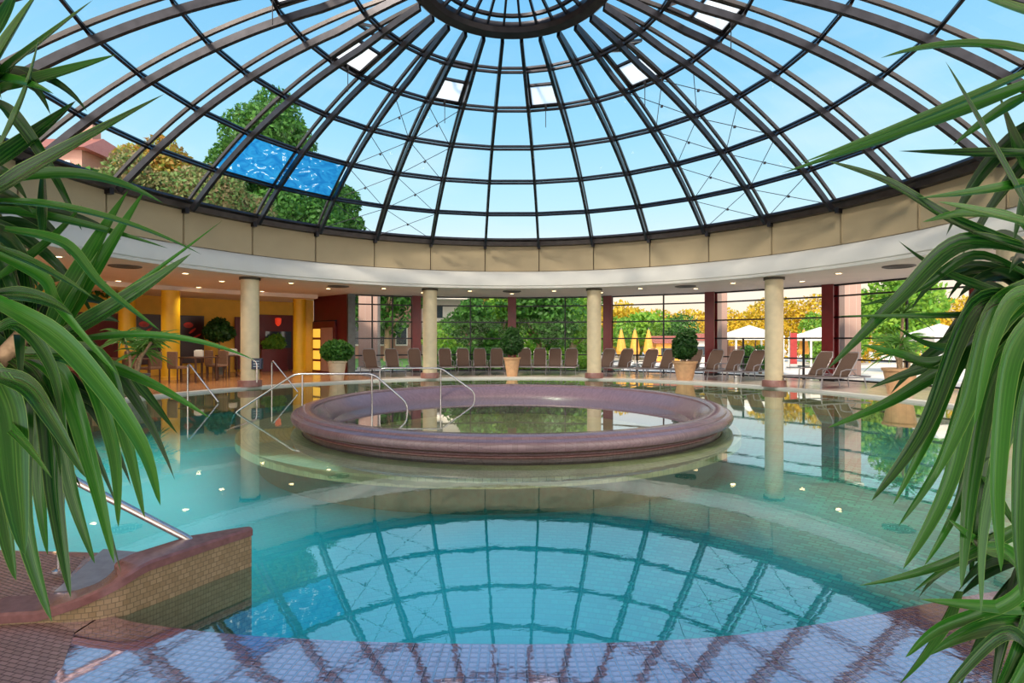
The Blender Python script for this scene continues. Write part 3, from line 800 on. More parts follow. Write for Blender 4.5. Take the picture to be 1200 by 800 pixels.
rail('wall_handrail', [tuple(W3(60, 549, 3.02)), tuple(W3(225, 634, 3.02)), tuple(W3(229, 636, 3.02) + Vector((0, .02, -.12)))], .021,
     'thick satin steel handrail running down to the end of the curved tiled wall', [(tuple(W3(70, 555, 3.02)), (W3(70, 555, 3.02).x, 3.02, .0))], 'brushed_steel')
bx = pol(8.93, -54); cb_ = tag(empty('control_box', (bx.x + .27, bx.y - .14, .50)), 'small dark blue box with white marks hung on the cream column', 'box')
MB().box((0, 0, .13), (.28, .12, .30)).build('case', 'sign_blue', cb_, bevel=.015)
mb = MB()
for k in range(3): mb.box((.0, -.064, .06 + .07 * k), (.16, .008, .018))
mb.build('markings', 'sign_letters', cb_)
rail('column_handrail', [tuple(W3(262, 410, 14.2)), tuple(W3(300, 423, 14.2)), tuple(W3(300, 448, 14.2))], .018, 'thin dark steel rail leading to the blue box on the column', (), 'brushed_steel')

# ------------------------------------------------------------------ curved tiled wall at the left
def curved_wall():
    root = tag(empty('curved_pool_wall', (-1.78, 2.9, -.86)), 'low curved tiled wall with a mauve top at the near left pool corner', 'wall')
    o0 = root.location
    line = smooth_line([(-1.55, 3.20), (-1.66, 3.02), (-1.75, 2.86), (-1.84, 2.71), (-1.91, 2.61), (-2.04, 2.55), (-2.26, 2.53), (-2.5, 2.5)], 8)
    n = len(line); H = []
    for i, p in enumerate(line):
        t = i / (n - 1); H.append(.165 if t < .4 else .165 * max(.03, 1 - ((t - .4) / .45) ** 1.4) if t < .85 else .165 * .03)
    vs = []; fs = []; uv = []; s = 0
    wd = [.02 + .12 * min(1, i / 10) for i in range(n)]
    for i, p in enumerate(line):
        t = (line[min(i + 1, n - 1)] - line[max(i - 1, 0)]).normalized(); nn = Vector((-t.y, t.x, 0))
        if nn.x > 0: nn = -nn
        if i: s += (p - line[i - 1]).length
        q = p + nn * wd[i] * 1.25
        for (b, z) in ((p, -.86), (p, H[i]), (q, H[i]), (q, -.86)):
            vs.append(Vector((b.x, b.y, z)) - o0)
            uv.append((s, z))
    me = bpy.data.meshes.new('wall_side')
    for i in range(n - 1):
        fs += [(4 * i, 4 * i + 4, 4 * i + 5, 4 * i + 1), (4 * i + 2, 4 * i + 6, 4 * i + 7, 4 * i + 3)]
    fs += [(0, 1, 2, 3)]
    me.from_pydata([tuple(v) for v in vs], [], fs); ul = me.uv_layers.new()
    for lp in me.loops: ul.data[lp.index].uv = uv[lp.vertex_index]
    link('wall_side', me, 'tan_wall_mosaic', root)
    cv = []; cf = []
    for i, p in enumerate(line):
        a, b = vs[4 * i + 1], vs[4 * i + 2]; d = (a - b); d.normalize()
        z = Vector((0, 0, 1))
        cv += [a + d * .012 - z * .03, a + d * .012 + z * .005, a + z * .016, b + z * .016, b - d * .012 + z * .005, b - d * .012 - z * .03]
    for i in range(n - 1):
        for q in range(5): cf.append((6 * i + q, 6 * i + 6 + q, 6 * i + 7 + q, 6 * i + q + 1))
    cf += [tuple(range(6)), tuple(range(6 * n - 6, 6 * n))[::-1]]
    MB().add(cv, cf).build('coping', 'wall_cap_stone', root, smooth=True)
curved_wall()

# ------------------------------------------------------------------ fill lights added under the water for a cyan glow, no real lamps
for (x, y, e, c) in ((-5.2, 6.6, 30, (.35, .9, .9)), (-6.4, 9.2, 26, (.4, .95, .85)), (-3.2, 5.2, 14, (.3, .9, .95)), (4.5, 6.4, 18, (.3, .9, .7)), (-.2, 3.9, 8, (.2, .8, 1)), (2.0, 3.9, 8, (.2, .8, 1))):
    L = bpy.data.lights.new('underwater_fill', 'AREA'); L.energy = e; L.shape = 'DISK'; L.size = 3.0; L.color = c
    lo = bpy.data.objects.new('underwater_fill', L); lo.location = (x, y, -.08); COL.objects.link(lo)

# ------------------------------------------------------------------ vegetation builders
def leafcloud(n, blobs, size, seed=1, flat=.5, aspect=1.8):
    """n leaf blades scattered in and on ellipsoid blobs (x,y,z,rx,ry,rz) as one mesh's data"""
    rng = np.random.default_rng(seed)
    vol = np.array([b[3] * b[4] * b[5] for b in blobs]) ** (2 / 3); pick = rng.choice(len(blobs), n, p=vol / vol.sum())
    B = np.array(blobs)[pick]
    d = rng.normal(size=(n, 3)); d /= np.linalg.norm(d, axis=1)[:, None]
    rad = 1 - np.abs(rng.normal(0, .22, n)); rad = np.clip(rad, .2, 1.1)
    c = B[:, :3] + d * B[:, 3:] * rad[:, None]
    u = rng.normal(size=(n, 3)) + d * .4; u /= np.linalg.norm(u, axis=1)[:, None]
    w = np.cross(u, d + rng.normal(size=(n, 3)) * flat); w /= np.linalg.norm(w, axis=1)[:, None] + 1e-9
    s = size * rng.uniform(.6, 1.3, n)[:, None]
    a = c - u * s * aspect / 2; b = c + w * s / 2; e = c + u * s * aspect / 2; f = c - w * s / 2
    v = np.stack([a, b, e, f], 1).reshape(-1, 3)
    return v
def quads_obj(name, v, m, parent=None):
    n = len(v) // 4; me = bpy.data.meshes.new(name)
    me.vertices.add(len(v)); me.vertices.foreach_set('co', v.astype('f4').ravel())
    me.loops.add(n * 4); me.loops.foreach_set('vertex_index', np.arange(n * 4, dtype='i4'))
    me.polygons.add(n); me.polygons.foreach_set('loop_start', np.arange(0, n * 4, 4, dtype='i4')); me.polygons.foreach_set('loop_total', np.full(n, 4, 'i4'))
    me.update(); me.validate()
    return link(name, me, m, parent)
def tree(x, y, h, w, label, m='leaf_mid', n=3500, size=.22, seed=1, z=-.1, trunk_h=.3, blobs=None, group='trees outside', name='broadleaf_tree'):
    r = empty(name, (x, y, z)); tag(r, label, 'tree', group)
    rng = random.Random(seed)
    if blobs is None:
        blobs = []
        for k in range(9):
            a = rng.uniform(0, 6.28); q = rng.uniform(.1, .62) * w / 2; zz = h * (trunk_h + .12 + (1 - trunk_h - .25) * rng.random())
            s = w * rng.uniform(.20, .33); blobs.append((q * math.cos(a), q * math.sin(a), zz, s, s, s * .85))
        blobs.append((0, 0, h * .84, w * .22, w * .22, h * .16))
    quads_obj('crown', leafcloud(n, blobs, size, seed), m, r)
    mb = MB().tube([(0, 0, 0), (.05, .03, h * trunk_h), (0, 0, h * .7)], [w * .035 + .05, w * .028 + .03, .04], 8)
    for k in range(5):
        a = k * 1.3; mb.tube([(0, 0, h * (trunk_h + .05 * k)), (w * .22 * math.cos(a), w * .22 * math.sin(a), h * (trunk_h + .2 + .06 * k))], [.06 + w * .008, .02], 6)
    mb.build('trunk', 'bark', r, smooth=True)
    return r
def hedge(x0, y0, x1, y1, h, d, label, m, n, size, seed, name='clipped_hedge', z=-.1):
    cx, cy = (x0 + x1) / 2, (y0 + y1) / 2; L = math.hypot(x1 - x0, y1 - y0); r = empty(name, (cx, cy, z), math.atan2(y1 - y0, x1 - x0)); tag(r, label, 'hedge')
    k = max(3, int(L / (h * .6))); rng = random.Random(seed)
    blobs = [(-L / 2 + L * (i + .5) / k, 0, h * .52, L / k * .8, d / 2, h * (.5 + rng.uniform(-.06, .06))) for i in range(k)]
    quads_obj('foliage', leafcloud(n, blobs, size, seed), m, r)
    mb = MB()
    for i in range(k): mb.tube([(blobs[i][0], 0, 0), (blobs[i][0] + .1, 0, h * .6)], [.07, .03], 6)
    mb.build('stems', 'bark', r)
    return r

# ------------------------------------------------------------------ outside
struct(MB().lathe([(12.6, -.1), (90, -.1)], (0, CY, 0), 90).build('ground_terrace', 'paving'))
def at(px, Y): return (px - 599) / 630 * Y
lawn = struct(slab([(-16, 24.5), (5, 24.5), (5, 60), (-16, 60)], -.12, -.07, 'ground_lawn', 'lawn'))
# seen through the windows, left to right
T = tree
T(at(452, 34), 34, 6.0, 5.0, 'green tree beyond the left end of the glass front', 'leaf_mid', 2500, .22, 11)
T(at(562, 30), 30, 4.3, 2.6, 'autumn orange tree behind the cream column at left centre', 'leaf_autumn', 3000, .16, 12)
T(at(552, 26), 26, 3.4, 3.0, 'green round tree left of the dark round shrub', 'leaf_mid', 3500, .13, 13, trunk_h=.2)
T(at(585, 27), 27, 3.8, 3.0, 'bright green tree just left of the centre maroon post', 'leaf_light', 3500, .13, 14, trunk_h=.2)
T(at(630, 27), 27, 4.6, 4.4, 'tall green tree right of the centre maroon post', 'leaf_mid', 4500, .14, 15, trunk_h=.15)
T(at(668, 30), 30, 4.0, 4.0, 'light green tree left of the right centre cream column', 'leaf_light', 4500, .14, 16, trunk_h=.2)
T(at(600, 40), 40, 7.5, 8.0, 'large dark tree far beyond the centre of the glass front', 'leaf_dark', 5000, .25, 17, trunk_h=.1)
T(at(676, 46), 46, 5.5, 8.0, 'large mid green tree far beyond the lawn', 'leaf_mid', 5000, .25, 18, trunk_h=.1)
T(at(556, 52), 52, 5.0, 7.0, 'dark tree far beyond the lawn in front of the white house', 'leaf_dark', 4000, .25, 19, trunk_h=.1)
hedge(at(510, 24), 24, at(598, 24.5), 24.5, 1.05, .9, 'low green hedge outside left of the dark round shrub', 'leaf_mid', 6000, .07, 21)
hedge(at(604, 24.5), 24.5, at(700, 25), 25, .75, .9, 'low light green hedge outside right of the dark round shrub', 'leaf_light', 5000, .07, 22)
hedge(at(503, 34), 34, at(702, 34), 34, 2.7, 1.2, 'long bright green hedge beyond the lawn behind the loungers', 'leaf_light', 14000, .13, 31)
T(at(745, 36), 36, 3.1, 4.5, 'yellow green tree behind the orange parasols', 'leaf_light', 4000, .15, 23, trunk_h=.2)
T(at(735, 40), 40, 3.6, 5.0, 'golden tree beyond the terrace right of the second cream column', 'leaf_yellow', 4500, .17, 24, trunk_h=.2)
T(at(790, 38), 38, 2.9, 4.5, 'green tree beyond the terrace behind the bush in the tan pot', 'leaf_mid', 4000, .15, 25, trunk_h=.2)
hedge(at(715, 48), 48, at(900, 48), 48, 4.2, 3, 'tall golden hedge beyond the terrace', 'leaf_yellow', 14000, .16, 26)
hedge(at(880, 34), 34, at(1160, 30), 30, 4.0, 2, 'tall golden hedge at the right beyond the terrace', 'leaf_yellow', 16000, .13, 27)
hedge(at(868, 22), 22, at(912, 21.5), 21.5, 1.2, .8, 'low dark green hedge below the white pavilion', 'leaf_mid', 5000, .06, 28)
hedge(at(940, 30), 30, at(1010, 29), 29, 2.9, 1.4, 'light green hedge below the golden one at right', 'leaf_light', 7000, .1, 30)
T(at(1060, 22), 22, 4.6, 4.0, 'bright green willow like tree outside the right windows', 'leaf_light', 6000, .13, 29, trunk_h=.1)
# brick piers outside
for px, Y, w, lb in ((993, 18.3, .55, 'brick pier outside, right of the broad maroon post'), (845, 21.3, .22, 'slim brick pier outside, right of the maroon post by the tan pot'), (432, 24.2, .85, 'broad brick pier outside the left end of the glass front')):
    r = empty('brick_pier', (at(px, Y), Y, -.1)); tag(r, lb, 'pier')
    MB().box((0, 0, 1.75), (w, .5, 3.5)).build('shaft', 'pier_brick', r); MB().box((0, 0, 3.56), (w + .12, .62, .12)).build('cap', 'building_white', r); MB().box((0, 0, .08), (w + .1, .6, .16)).build('foot', 'building_white', r)
# parasols, closed orange
def closed_parasol(px, Y, label, m='canvas_orange', h=1.9):
    r = empty('closed_parasol', (at(px, Y), Y, -.1)); tag(r, label, 'parasol', 'closed parasols on the terrace')
    MB().lathe([(0, h), (.05, h - .05), (.16, h - .5), (.26, h - 1.1), (.22, h - 1.25), (.05, h - 1.2)], n=10).build('canopy', m, r, smooth=False)
    MB().tube([(0, 0, 0), (0, 0, h + .06)], .025, 8).build('pole', 'brushed_steel', r); MB().lathe([(0, 0), (.28, 0), (.28, .08), (0, .10)], n=16).build('base', 'grey_pot', r)
for px, lb in ((727, 'closed orange parasol nearest the right centre cream column'), (743, 'second closed orange parasol from the right centre cream column'), (759, 'third closed orange parasol from the right centre cream column'), (941, 'closed orange parasol beside the red banner')):
    closed_parasol(px, 27, lb)
def pavilion(px, Y, w, label, h=2.0, rise=.55):
    r = empty('tent_pavilion', (at(px, Y), Y, -.1)); tag(r, label, 'pavilion')
    a = w / 2
    MB().add([(-a, -a, h), (a, -a, h), (a, a, h), (-a, a, h), (0, 0, h + rise), (-a, -a, h - .18), (a, -a, h - .18), (a, a, h - .18), (-a, a, h - .18)],
             [(0, 1, 4), (1, 2, 4), (2, 3, 4), (3, 0, 4), (0, 5, 6, 1), (1, 6, 7, 2), (2, 7, 8, 3), (3, 8, 5, 0)]).build('roof', 'canvas_white', r)
    for sx in (-1, 1):
        for sy in (-1, 1): MB().box((sx * (a - .05), sy * (a - .05), h / 2), (.07, .07, h)).build('post', 'building_white', r)
pavilion(877, 25, 2.2, 'white peaked garden pavilion above the low dark hedge', 1.55, .5)
pavilion(960, 26.5, 2.1, 'white peaked garden pavilion right of the red banner', 1.5, .5)
pavilion(1100, 17.2, 1.5, 'white peaked garden pavilion seen through the right strap leaves', 1.5, .4)
r = tag(empty('banner_stand', (at(929, 26), 26, -.1)), 'red upright banner outside beside a cream column', 'banner')
MB().box((0, 0, .95), (.32, .05, 1.5)).build('cloth', 'canvas_red', r, bevel=.01); MB().tube([(-.18, 0, 0), (-.18, 0, 1.8)], .02, 8).build('pole', 'brushed_steel', r); MB().box((0, 0, .03), (.5, .4, .06)).build('foot', 'grey_pot', r)
r = tag(empty('market_stall', (at(868, 31), 31, -.1)), 'small stall with a dark front under the pavilion', 'stall')
MB().box((0, 0, .5), (1.6, .8, 1.0)).build('counter', 'dark_wood', r, bevel=.02); MB().box((0, 0, 1.5), (1.8, 1.0, .1)).build('roof', 'roof_red', r)
for sx in (-.8, .8): MB().box((sx, 0, .75), (.06, .06, 1.5)).build('post', 'dark_wood', r)
def stall(px, Y, w, h, m, label):
    r = empty('garden_kiosk', (at(px, Y), Y, -.1)); tag(r, label, 'kiosk')
    MB().box((0, 0, h / 2), (w, 1.4, h)).build('body', m, r); a = w / 2 + .2
    MB().add([(-a, -.9, h), (a, -.9, h), (a, .9, h), (-a, .9, h), (-a, 0, h + .45), (a, 0, h + .45)], [(0, 1, 5, 4), (2, 3, 4, 5), (0, 4, 3), (1, 2, 5), (0, 3, 2, 1)]).build('roof', 'roof_red', r)
    MB().box((0, -.72, h * .55), (w * .6, .05, h * .4)).build('hatch', 'dark_glass', r)
stall(778, 33, 1.4, 1.15, 'canvas_orange', 'small orange garden kiosk behind the bush in the tan pot')
stall(820, 33, 2.0, 1.3, 'building_white', 'white garden kiosk right of the bush in the tan pot')
# white house far behind
def house(x, y, w, d, h, label, wallm, floors, name='apartment_house', roofm='roof_red', rz=0, balc=True, cols=4, pitched=True, z=-.1):
    r = empty(name, (x, y, z), rz); tag(r, label, 'house')
    MB().box((0, 0, h / 2), (w, d, h)).build('walls', wallm, r)
    if pitched:
        a, b = w / 2 + .4, d / 2 + .4
        MB().add([(-a, -b, h), (a, -b, h), (a, b, h), (-a, b, h), (-a * .5, 0, h + 2.0), (a * .5, 0, h + 2.0)], [(0, 1, 5, 4), (2, 3, 4, 5), (0, 4, 3), (1, 2, 5), (0, 3, 2, 1)]).build('roof', roofm, r)
        MB().box((w * .2, 0, h + 2.0), (.6, .6, 1.6)).build('chimney', wallm, r)
    else: MB().box((0, 0, h + .1), (w + .6, d + .6, .25)).build('roof', 'building_white', r)
    fh = h / floors
    for f in range(floors):
        for c in range(cols):
            X = -w / 2 + w * (c + .5) / cols; Z = fh * (f + .55)
            wf = MB().box((X, -d / 2 - .02, Z), (w / cols * .55, .12, fh * .5)).build('window', 'building_white', r)
            MB().box((X, -d / 2 - .07, Z), (w / cols * .47, .06, fh * .43)).build('pane', 'dark_glass', wf)
        if balc and f:
            MB().box((0, -d / 2 - .7, fh * f), (w * .95, 1.4, .2)).build('balcony', 'building_white', r)
house(at(492, 46), 48, 11, 6, 9.5, 'white house with balconies beyond the left centre windows', 'building_white', 4, pitched=False)
house(at(452, 40), 40, 4.6, 4, 6.2, 'pink brick house with a pitched roof beyond the left end of the glass front', 'building_pink', 2, pitched=True, cols=3, balc=False)
house(-24.5, 29, 9, 8, 10.2, 'pink mansion with a red roof seen at the far left through the dome', 'building_pink', 4, pitched=True, cols=4, balc=False)
# trees seen through the dome
T(at(322, 31), 31, 15.9, 7.4, 'tall green tree seen through the left of the dome', 'leaf_mid', 44000, .15, 41, trunk_h=.35)
T(at(385, 33), 33, 11.5, 4.5, 'green tree right beside the tallest tree behind the dome', 'leaf_mid', 18000, .15, 44, trunk_h=.4)
T(at(190, 27), 27, 11.6, 6.0, 'reddish autumn tree seen through the left of the dome', 'leaf_autumn', 26000, .13, 42, trunk_h=.35)
T(at(150, 22), 22, 9.2, 4.5, 'green tree at the far left edge of the dome', 'leaf_pinkish', 18000, .12, 43, trunk_h=.4)
T(at(258, 24), 24, 9.2, 5.0, 'lower green tree in front of the tallest tree behind the dome', 'leaf_pinkish', 24000, .11, 45, trunk_h=.4)
T(at(90, 18), 18, 7.2, 4.5, 'green tree low at the left edge behind the strap leaves', 'leaf_mid', 6000, .2, 46, trunk_h=.4)

# ------------------------------------------------------------------ potted plants indoors
def pot(root, r0, r1, h, m):
    MB().lathe([(0, 0), (r0, 0), (r0 + (r1 - r0) * .9, h * .88), (r1 + .02, h * .90), (r1 + .03, h), (r1 - .03, h), (r1 - .05, h * .92)], n=36).build('pot', m, root, smooth=True)
    MB().lathe([(0, h * .90), (r1 - .045, h * .90)], n=24).build('soil', 'soil', root)
def bushpot(deg, rr, label, m, potm, r0, r1, h, blobs, n=2600, size=.06, seed=3, cat='potted shrub', name='potted_shrub'):
    r = empty(name, pol(rr, deg)); tag(r, label, cat, 'potted plants at the pool edge')
    pot(r, r0, r1, h, potm)
    quads_obj('foliage', leafcloud(n, blobs, size, seed), m, r)
    MB().tube([(0, 0, h * .8), (.02, 0, h + .1), (0, 0, blobs[0][2])], [.035, .03, .015], 8).tube([(0, 0, h), (.12, 0, blobs[0][2])], [.02, .008], 6).tube([(0, 0, h), (-.12, .05, blobs[0][2])], [.02, .008], 6).build('stem', 'bark', r, smooth=True)
    return r
bushpot(-36.5, 9.35, 'round green leafy shrub in a cream conical pot', 'leaf_mid', 'cream_pot', .20, .29, .62, [(0, 0, .92, .52, .5, .36), (0, 0, .78, .4, .4, .25)], 3600, .07, 3)
bushpot(0, 9.35, 'dark round clipped shrub in a tan conical pot at the centre', 'leaf_dark', 'terracotta_pot', .18, .28, .66, [(0, 0, 1.15, .42, .4, .42), (0, 0, 1.55, .25, .25, .18)], 4200, .05, 4)
bushpot(36, 9.4, 'dark green bushy shrub in a wide tan pot', 'leaf_dark', 'terracotta_pot', .24, .37, .60, [(0, 0, 1.1, .40, .4, .46), (.15, 0, 1.4, .22, .22, .2), (-.15, 0, .9, .25, .25, .25)], 3600, .06, 5)
def bez(P, t):
    P = [Vector(p) for p in P]
    while len(P) > 1: P = [P[i].lerp(P[i + 1], t) for i in range(len(P) - 1)]
    return P[0]
def strap(data, path, width, n=14, twist=0, fold=.22, prof=None):
    """one strap leaf along a path of control points; data = (verts, faces, uvs)"""
    V, F, U = data
    path = [Vector(p) for p in path]
    pts = [bez(path, i / n) for i in range(n + 1)] if len(path) <= 3 else None
    if pts is None:
        s = smooth_line(path, max(4, n // (len(path) - 1) + 1)); pts = s; n = len(pts) - 1
    base = len(V)
    up0 = Vector((0, 0, 1)); lastside = None
    for i, p in enumerate(pts):
        t = i / n
        T_ = (pts[min(i + 1, n)] - pts[max(i - 1, 0)]).normalized()
        view = Vector((0.15, -1, .35))
        side = T_.cross(view)
        if side.length < .05: side = T_.cross(up0)
        side.normalize()
        if twist: side = Matrix.Rotation(twist * (t - .3), 3, T_) @ side
        if lastside is not None and side.dot(lastside) < 0: side = -side
        lastside = side; nrm_ = side.cross(T_).normalized()
        w = width * (prof(t) if prof else min(1, .5 + 1.8 * t) * (max(0, 1 - t ** 2.1)) ** .85 + .004)
        for k, u in enumerate((-.5, -.25, 0, .25, .5)):
            V.append(p + side * w * u + nrm_ * w * fold * (abs(u) * 2) ** 1.2); U.append((u + .5, t))
    for i in range(n):
        for k in range(4):
            a = base + 5 * i + k; F.append((a, a + 1, a + 6, a + 5))
def strap_obj(name, data, m, parent, o0=Vector((0, 0, 0))):
    V, F, U = data; me = bpy.data.meshes.new(name); me.from_pydata([tuple(Vector(v) - o0) for v in V], [], F)
    ul = me.uv_layers.new()
    for lp in me.loops: ul.data[lp.index].uv = U[lp.vertex_index]
    o = link(name, me, m, parent, smooth=True)
    return o
def rosette(data, c, n, L, w, rng, up=.3, droop=.8):
    for k in range(n):
        a = k * 2.4 + rng.uniform(-.3, .3); e = rng.uniform(-.3, 1.25); l = L * rng.uniform(.7, 1.15)
        d = Vector((math.cos(a) * math.cos(e), math.sin(a) * math.cos(e), math.sin(e)))
        p1 = c + d * l * .55; p2 = c + Vector((d.x, d.y, 0)).normalized() * l * (.55 + .4 * math.cos(e)) + Vector((0, 0, d.z * l * .8 - droop * l * rng.uniform(.2, .7)))
        strap(data, [c, p1, p2], w * rng.uniform(.8, 1.2), 8)
def yucca(deg, rr, label, potm, potdim, heads, L, w, name='potted_yucca'):
    r = empty(name, pol(rr, deg)); tag(r, label, 'potted plant', 'potted plants at the pool edge')
    pot(r, *potdim, potm); rng = random.Random(int(deg) + 100)
    h = potdim[2]; mb = MB()
    for (x, y, z) in heads: mb.tube([(x * .15, y * .15, h * .8), (x * .4, y * .4, h + (z - h) * .5), (x, y, z)], [.04, .032, .028], 8)
    mb.build('stem', 'bark', r, smooth=True)
    for hd in heads:
        data = ([], [], []); rosette(data, Vector(hd), 46, L, w, rng); strap_obj('foliage', data, 'strap_leaf_far', r)
yucca(-72, 8.98 + .2, 'tall many stemmed strap leaf plant in a grey pot at the left', 'grey_pot', (.22, .30, .5), [(.42, 0, 1.25), (-.30, .1, 1.30), (.05, .2, 1.0)], .62, .045)
yucca(71.5, 9.6, 'tall spiky plant in a tan pot at the right', 'terracotta_pot', (.24, .34, .62), [(0, 0, 1.2), (.15, .1, 1.9), (-.12, 0, .95)], .68, .045)
# small ficus tree by the back wall, greens in the niche
def ficus(px, rr, label):
    a = ang_at(px, rr); r = empty('small_indoor_tree', pol(rr, a)); tag(r, label, 'indoor tree')
    pot(r, .16, .22, .35, 'grey_pot')
    quads_obj('crown', leafcloud(1500, [(0, 0, 1.55, .55, .5, .36), (0, 0, 1.85, .35, .3, .22)], .10, 9), 'leaf_dark', r); MB().tube([(0, 0, .3), (0, 0, 1.6)], .03, 8).build('trunk', 'bark', r)
ficus(256, 14.9, 'small round topped tree before the yellow back wall')
a = ang_at(320, 15.7); r = tag(empty('fern_planter', pol(15.7, a, 0)), 'bright green plants in the opening of the maroon panel', 'planter'); r.rotation_euler.z = -R_(a)
MB().box((0, 0, .45), (1.0, .3, .9)).build('box', 'wall_maroon', r, bevel=.01)
quads_obj('foliage', leafcloud(900, [(0, 0, 1.1, .5, .2, .28), (.1, 0, 1.3, .3, .15, .2)], .10, 19), 'leaf_light', r)

# ------------------------------------------------------------------ sun loungers
def make_lounger():
    r = empty('sun_lounger')      # foot at -Y (towards the pool), head at +Y
    fr = MB()
    for sx in (-1, 1):
        fr.tube([(sx * .31, -.95, .30), (sx * .31, -.3, .285), (sx * .31, .45, .285), (sx * .31, .92, .30)], .018, 8)
    fr.tube([(-.31, -.95, .30), (.31, -.95, .30)], .018, 8).tube([(-.31, .92, .30), (.31, .92, .30)], .018, 8)
    fr.build('frame', 'lounger_frame', r, smooth=True)
    mb = MB(); n = 12
    prof = [(-.93, .32), (-.6, .315), (-.2, .30), (.15, .31)]
    vs = [];
    for y, z in prof: vs += [(-.28, y, z), (.28, y, z), (-.28, y, z - .03), (.28, y, z - .03)]
    fs = []
    for i in range(len(prof) - 1):
        a, b = 4 * i, 4 * i + 4; fs += [(a, a + 1, b + 1, b), (a + 2, b + 2, b + 3, a + 3), (a, b, b + 2, a + 2), (a + 1, a + 3, b + 3, b + 1)]
    fs += [(0, 2, 3, 1), (b, b + 1, b + 3, b + 2)]
    mb.add(vs, fs).build('seat', 'lounger_fabric', r, bevel=.008)
    tl = math.atan2(.62, .42)
    bk = MB(); M = Matrix.Rotation(tl, 3, 'X')
    def bp(x, t, o): return Vector((x, .17, .31)) + Vector((0, math.cos(tl) * t - math.sin(tl) * o, math.sin(tl) * t + math.cos(tl) * o))
    vs = []
    for t, w in ((0, .27), (.25, .28), (.60, .28), (.70, .26), (.74, .21)):
        vs += [bp(-w, t, .015), bp(w, t, .015), bp(-w, t, -.015), bp(w, t, -.015)]
    fs = []
    for i in range(4):
        a, b = 4 * i, 4 * i + 4; fs += [(a, a + 1, b + 1, b), (a + 2, b + 2, b + 3, a + 3), (a, b, b + 2, a + 2), (a + 1, a + 3, b + 3, b + 1)]
    fs += [(0, 2, 3, 1), (16, 17, 19, 18)]
    bk.add(vs, fs).build('backrest', 'lounger_fabric', r, bevel=.008)
    bf = MB().tube([bp(-.295, 0, 0), bp(-.295, .62, 0), bp(-.22, .77, 0), bp(.22, .77, 0), bp(.295, .62, 0), bp(.295, 0, 0)], .016, 8)
    bf.tube([bp(0, .4, -.02), (0, .75, .30)], .012, 6)
    bf.build('back_frame', 'lounger_frame', r, smooth=True)
    for sx in (-1, 1):
        for y in (-.72, .70):
            MB().tube([(sx * .31, y, .29), (sx * .33, y + (.06 if y > 0 else -.06), 0)], .017, 8).build('leg', 'lounger_frame', r, smooth=True)
        MB().tube([(sx * .33, -.15, .29), (sx * .35, -.12, .46), (sx * .35, .05, .50), (sx * .33, .40, .50)], .016, 8).build('armrest', 'lounger_frame', r, smooth=True)
    return r
proto = make_lounger(); first = True
PX = [431, 457, 484, 520, 541, 561, 581, 614, 632, 650, 669, 710, 731, 760, 781, 812, 836, 860, 884, 962, 992]
desc = ['at the left end of the row, beside the ball shrub', 'second from the left end of the row', 'before the maroon post left of the cream column', 'just right of the left centre cream column', 'second to the right of the left centre cream column',
        'third to the right of the left centre cream column', 'immediately left of the pot at the centre', 'immediately right of the pot at the centre', 'second to the right of the pot at the centre', 'third to the right of the pot at the centre',
        'immediately left of the right centre cream column', 'immediately right of the right centre cream column', 'second to the right of the right centre cream column', 'second to the left of the wide tan pot', 'immediately left of the wide tan pot', 'immediately right of the wide tan pot',
        'before the maroon post right of the wide tan pot', 'second to the left of the cream column at right', 'immediately left of the cream column at right', 'before the broad maroon post', 'beside the pot of the spiky plant']
for i, px in enumerate(PX):
    rr = 11.2 if px < 700 else (11.0 if px < 900 else 10.4)
    a = ang_at(px, rr)
    o = proto if i == 0 else copy_tree(proto)
    o.location = pol(rr - .55, a); o.rotation_euler.z = -R_(a) + (R_(-12) if px > 700 else 0)
    o.scale.x = .8
    tag(o, 'brown and grey sun lounger ' + desc[i], 'sun lounger', 'sun loungers along the glass front')
# low side tables between loungers
def side_table(px, rr, lb):
    a = ang_at(px, rr); r = empty('side_table', pol(rr, a)); tag(r, lb, 'side table')
    MB().lathe([(0, .38), (.24, .38), (.24, .41), (0, .41)], n=24).build('table_top', 'grey_pot', r)
    for k in range(3):
        t = k * 2.09; MB().tube([(.08 * math.cos(t), .08 * math.sin(t), .38), (.2 * math.cos(t), .2 * math.sin(t), 0)], .015, 6).build('leg', 'lounger_frame', r)
side_table(748, 10.9, 'small dark round table between loungers right of the cream column')

# ------------------------------------------------------------------ restaurant furniture
def make_table():
    r = empty('dining_table')
    MB().box((0, 0, .735), (.8, .8, .035)).build('table_top', 'dark_wood', r, bevel=.008)
    for sx in (-.34, .34):
        for sy in (-.34, .34): MB().box((sx, sy, .36), (.05, .05, .72)).build('leg', 'dark_wood', r, bevel=.005)
    return r
def make_chair():
    r = empty('dining_chair')
    MB().box((0, 0, .45), (.46, .44, .07)).build('seat', 'chair_fabric', r, bevel=.02)
    MB().box((0, .21, .70), (.44, .06, .46)).build('backrest', 'chair_fabric', r, bevel=.02)
    for sx in (-.19, .19):
        for sy in (-.18, .18): MB().box((sx, sy, .21), (.035, .035, .42)).build('leg', 'dark_wood', r, bevel=.004)
    return r
TT = [(120, 13.6, 'dark square dining table seen through the strap leaves at left'), (150, 12.2, 'dark square dining table left of the grey pot'), (232, 12.1, 'dark square dining table with a white holder beside the yellow column'), (272, 13.2, 'dark square dining table with a white holder beside the cream column')]
tp = make_table(); cp_ = make_chair(); k = 0
chair_words = ['tucked in at left', 'tucked in at right']
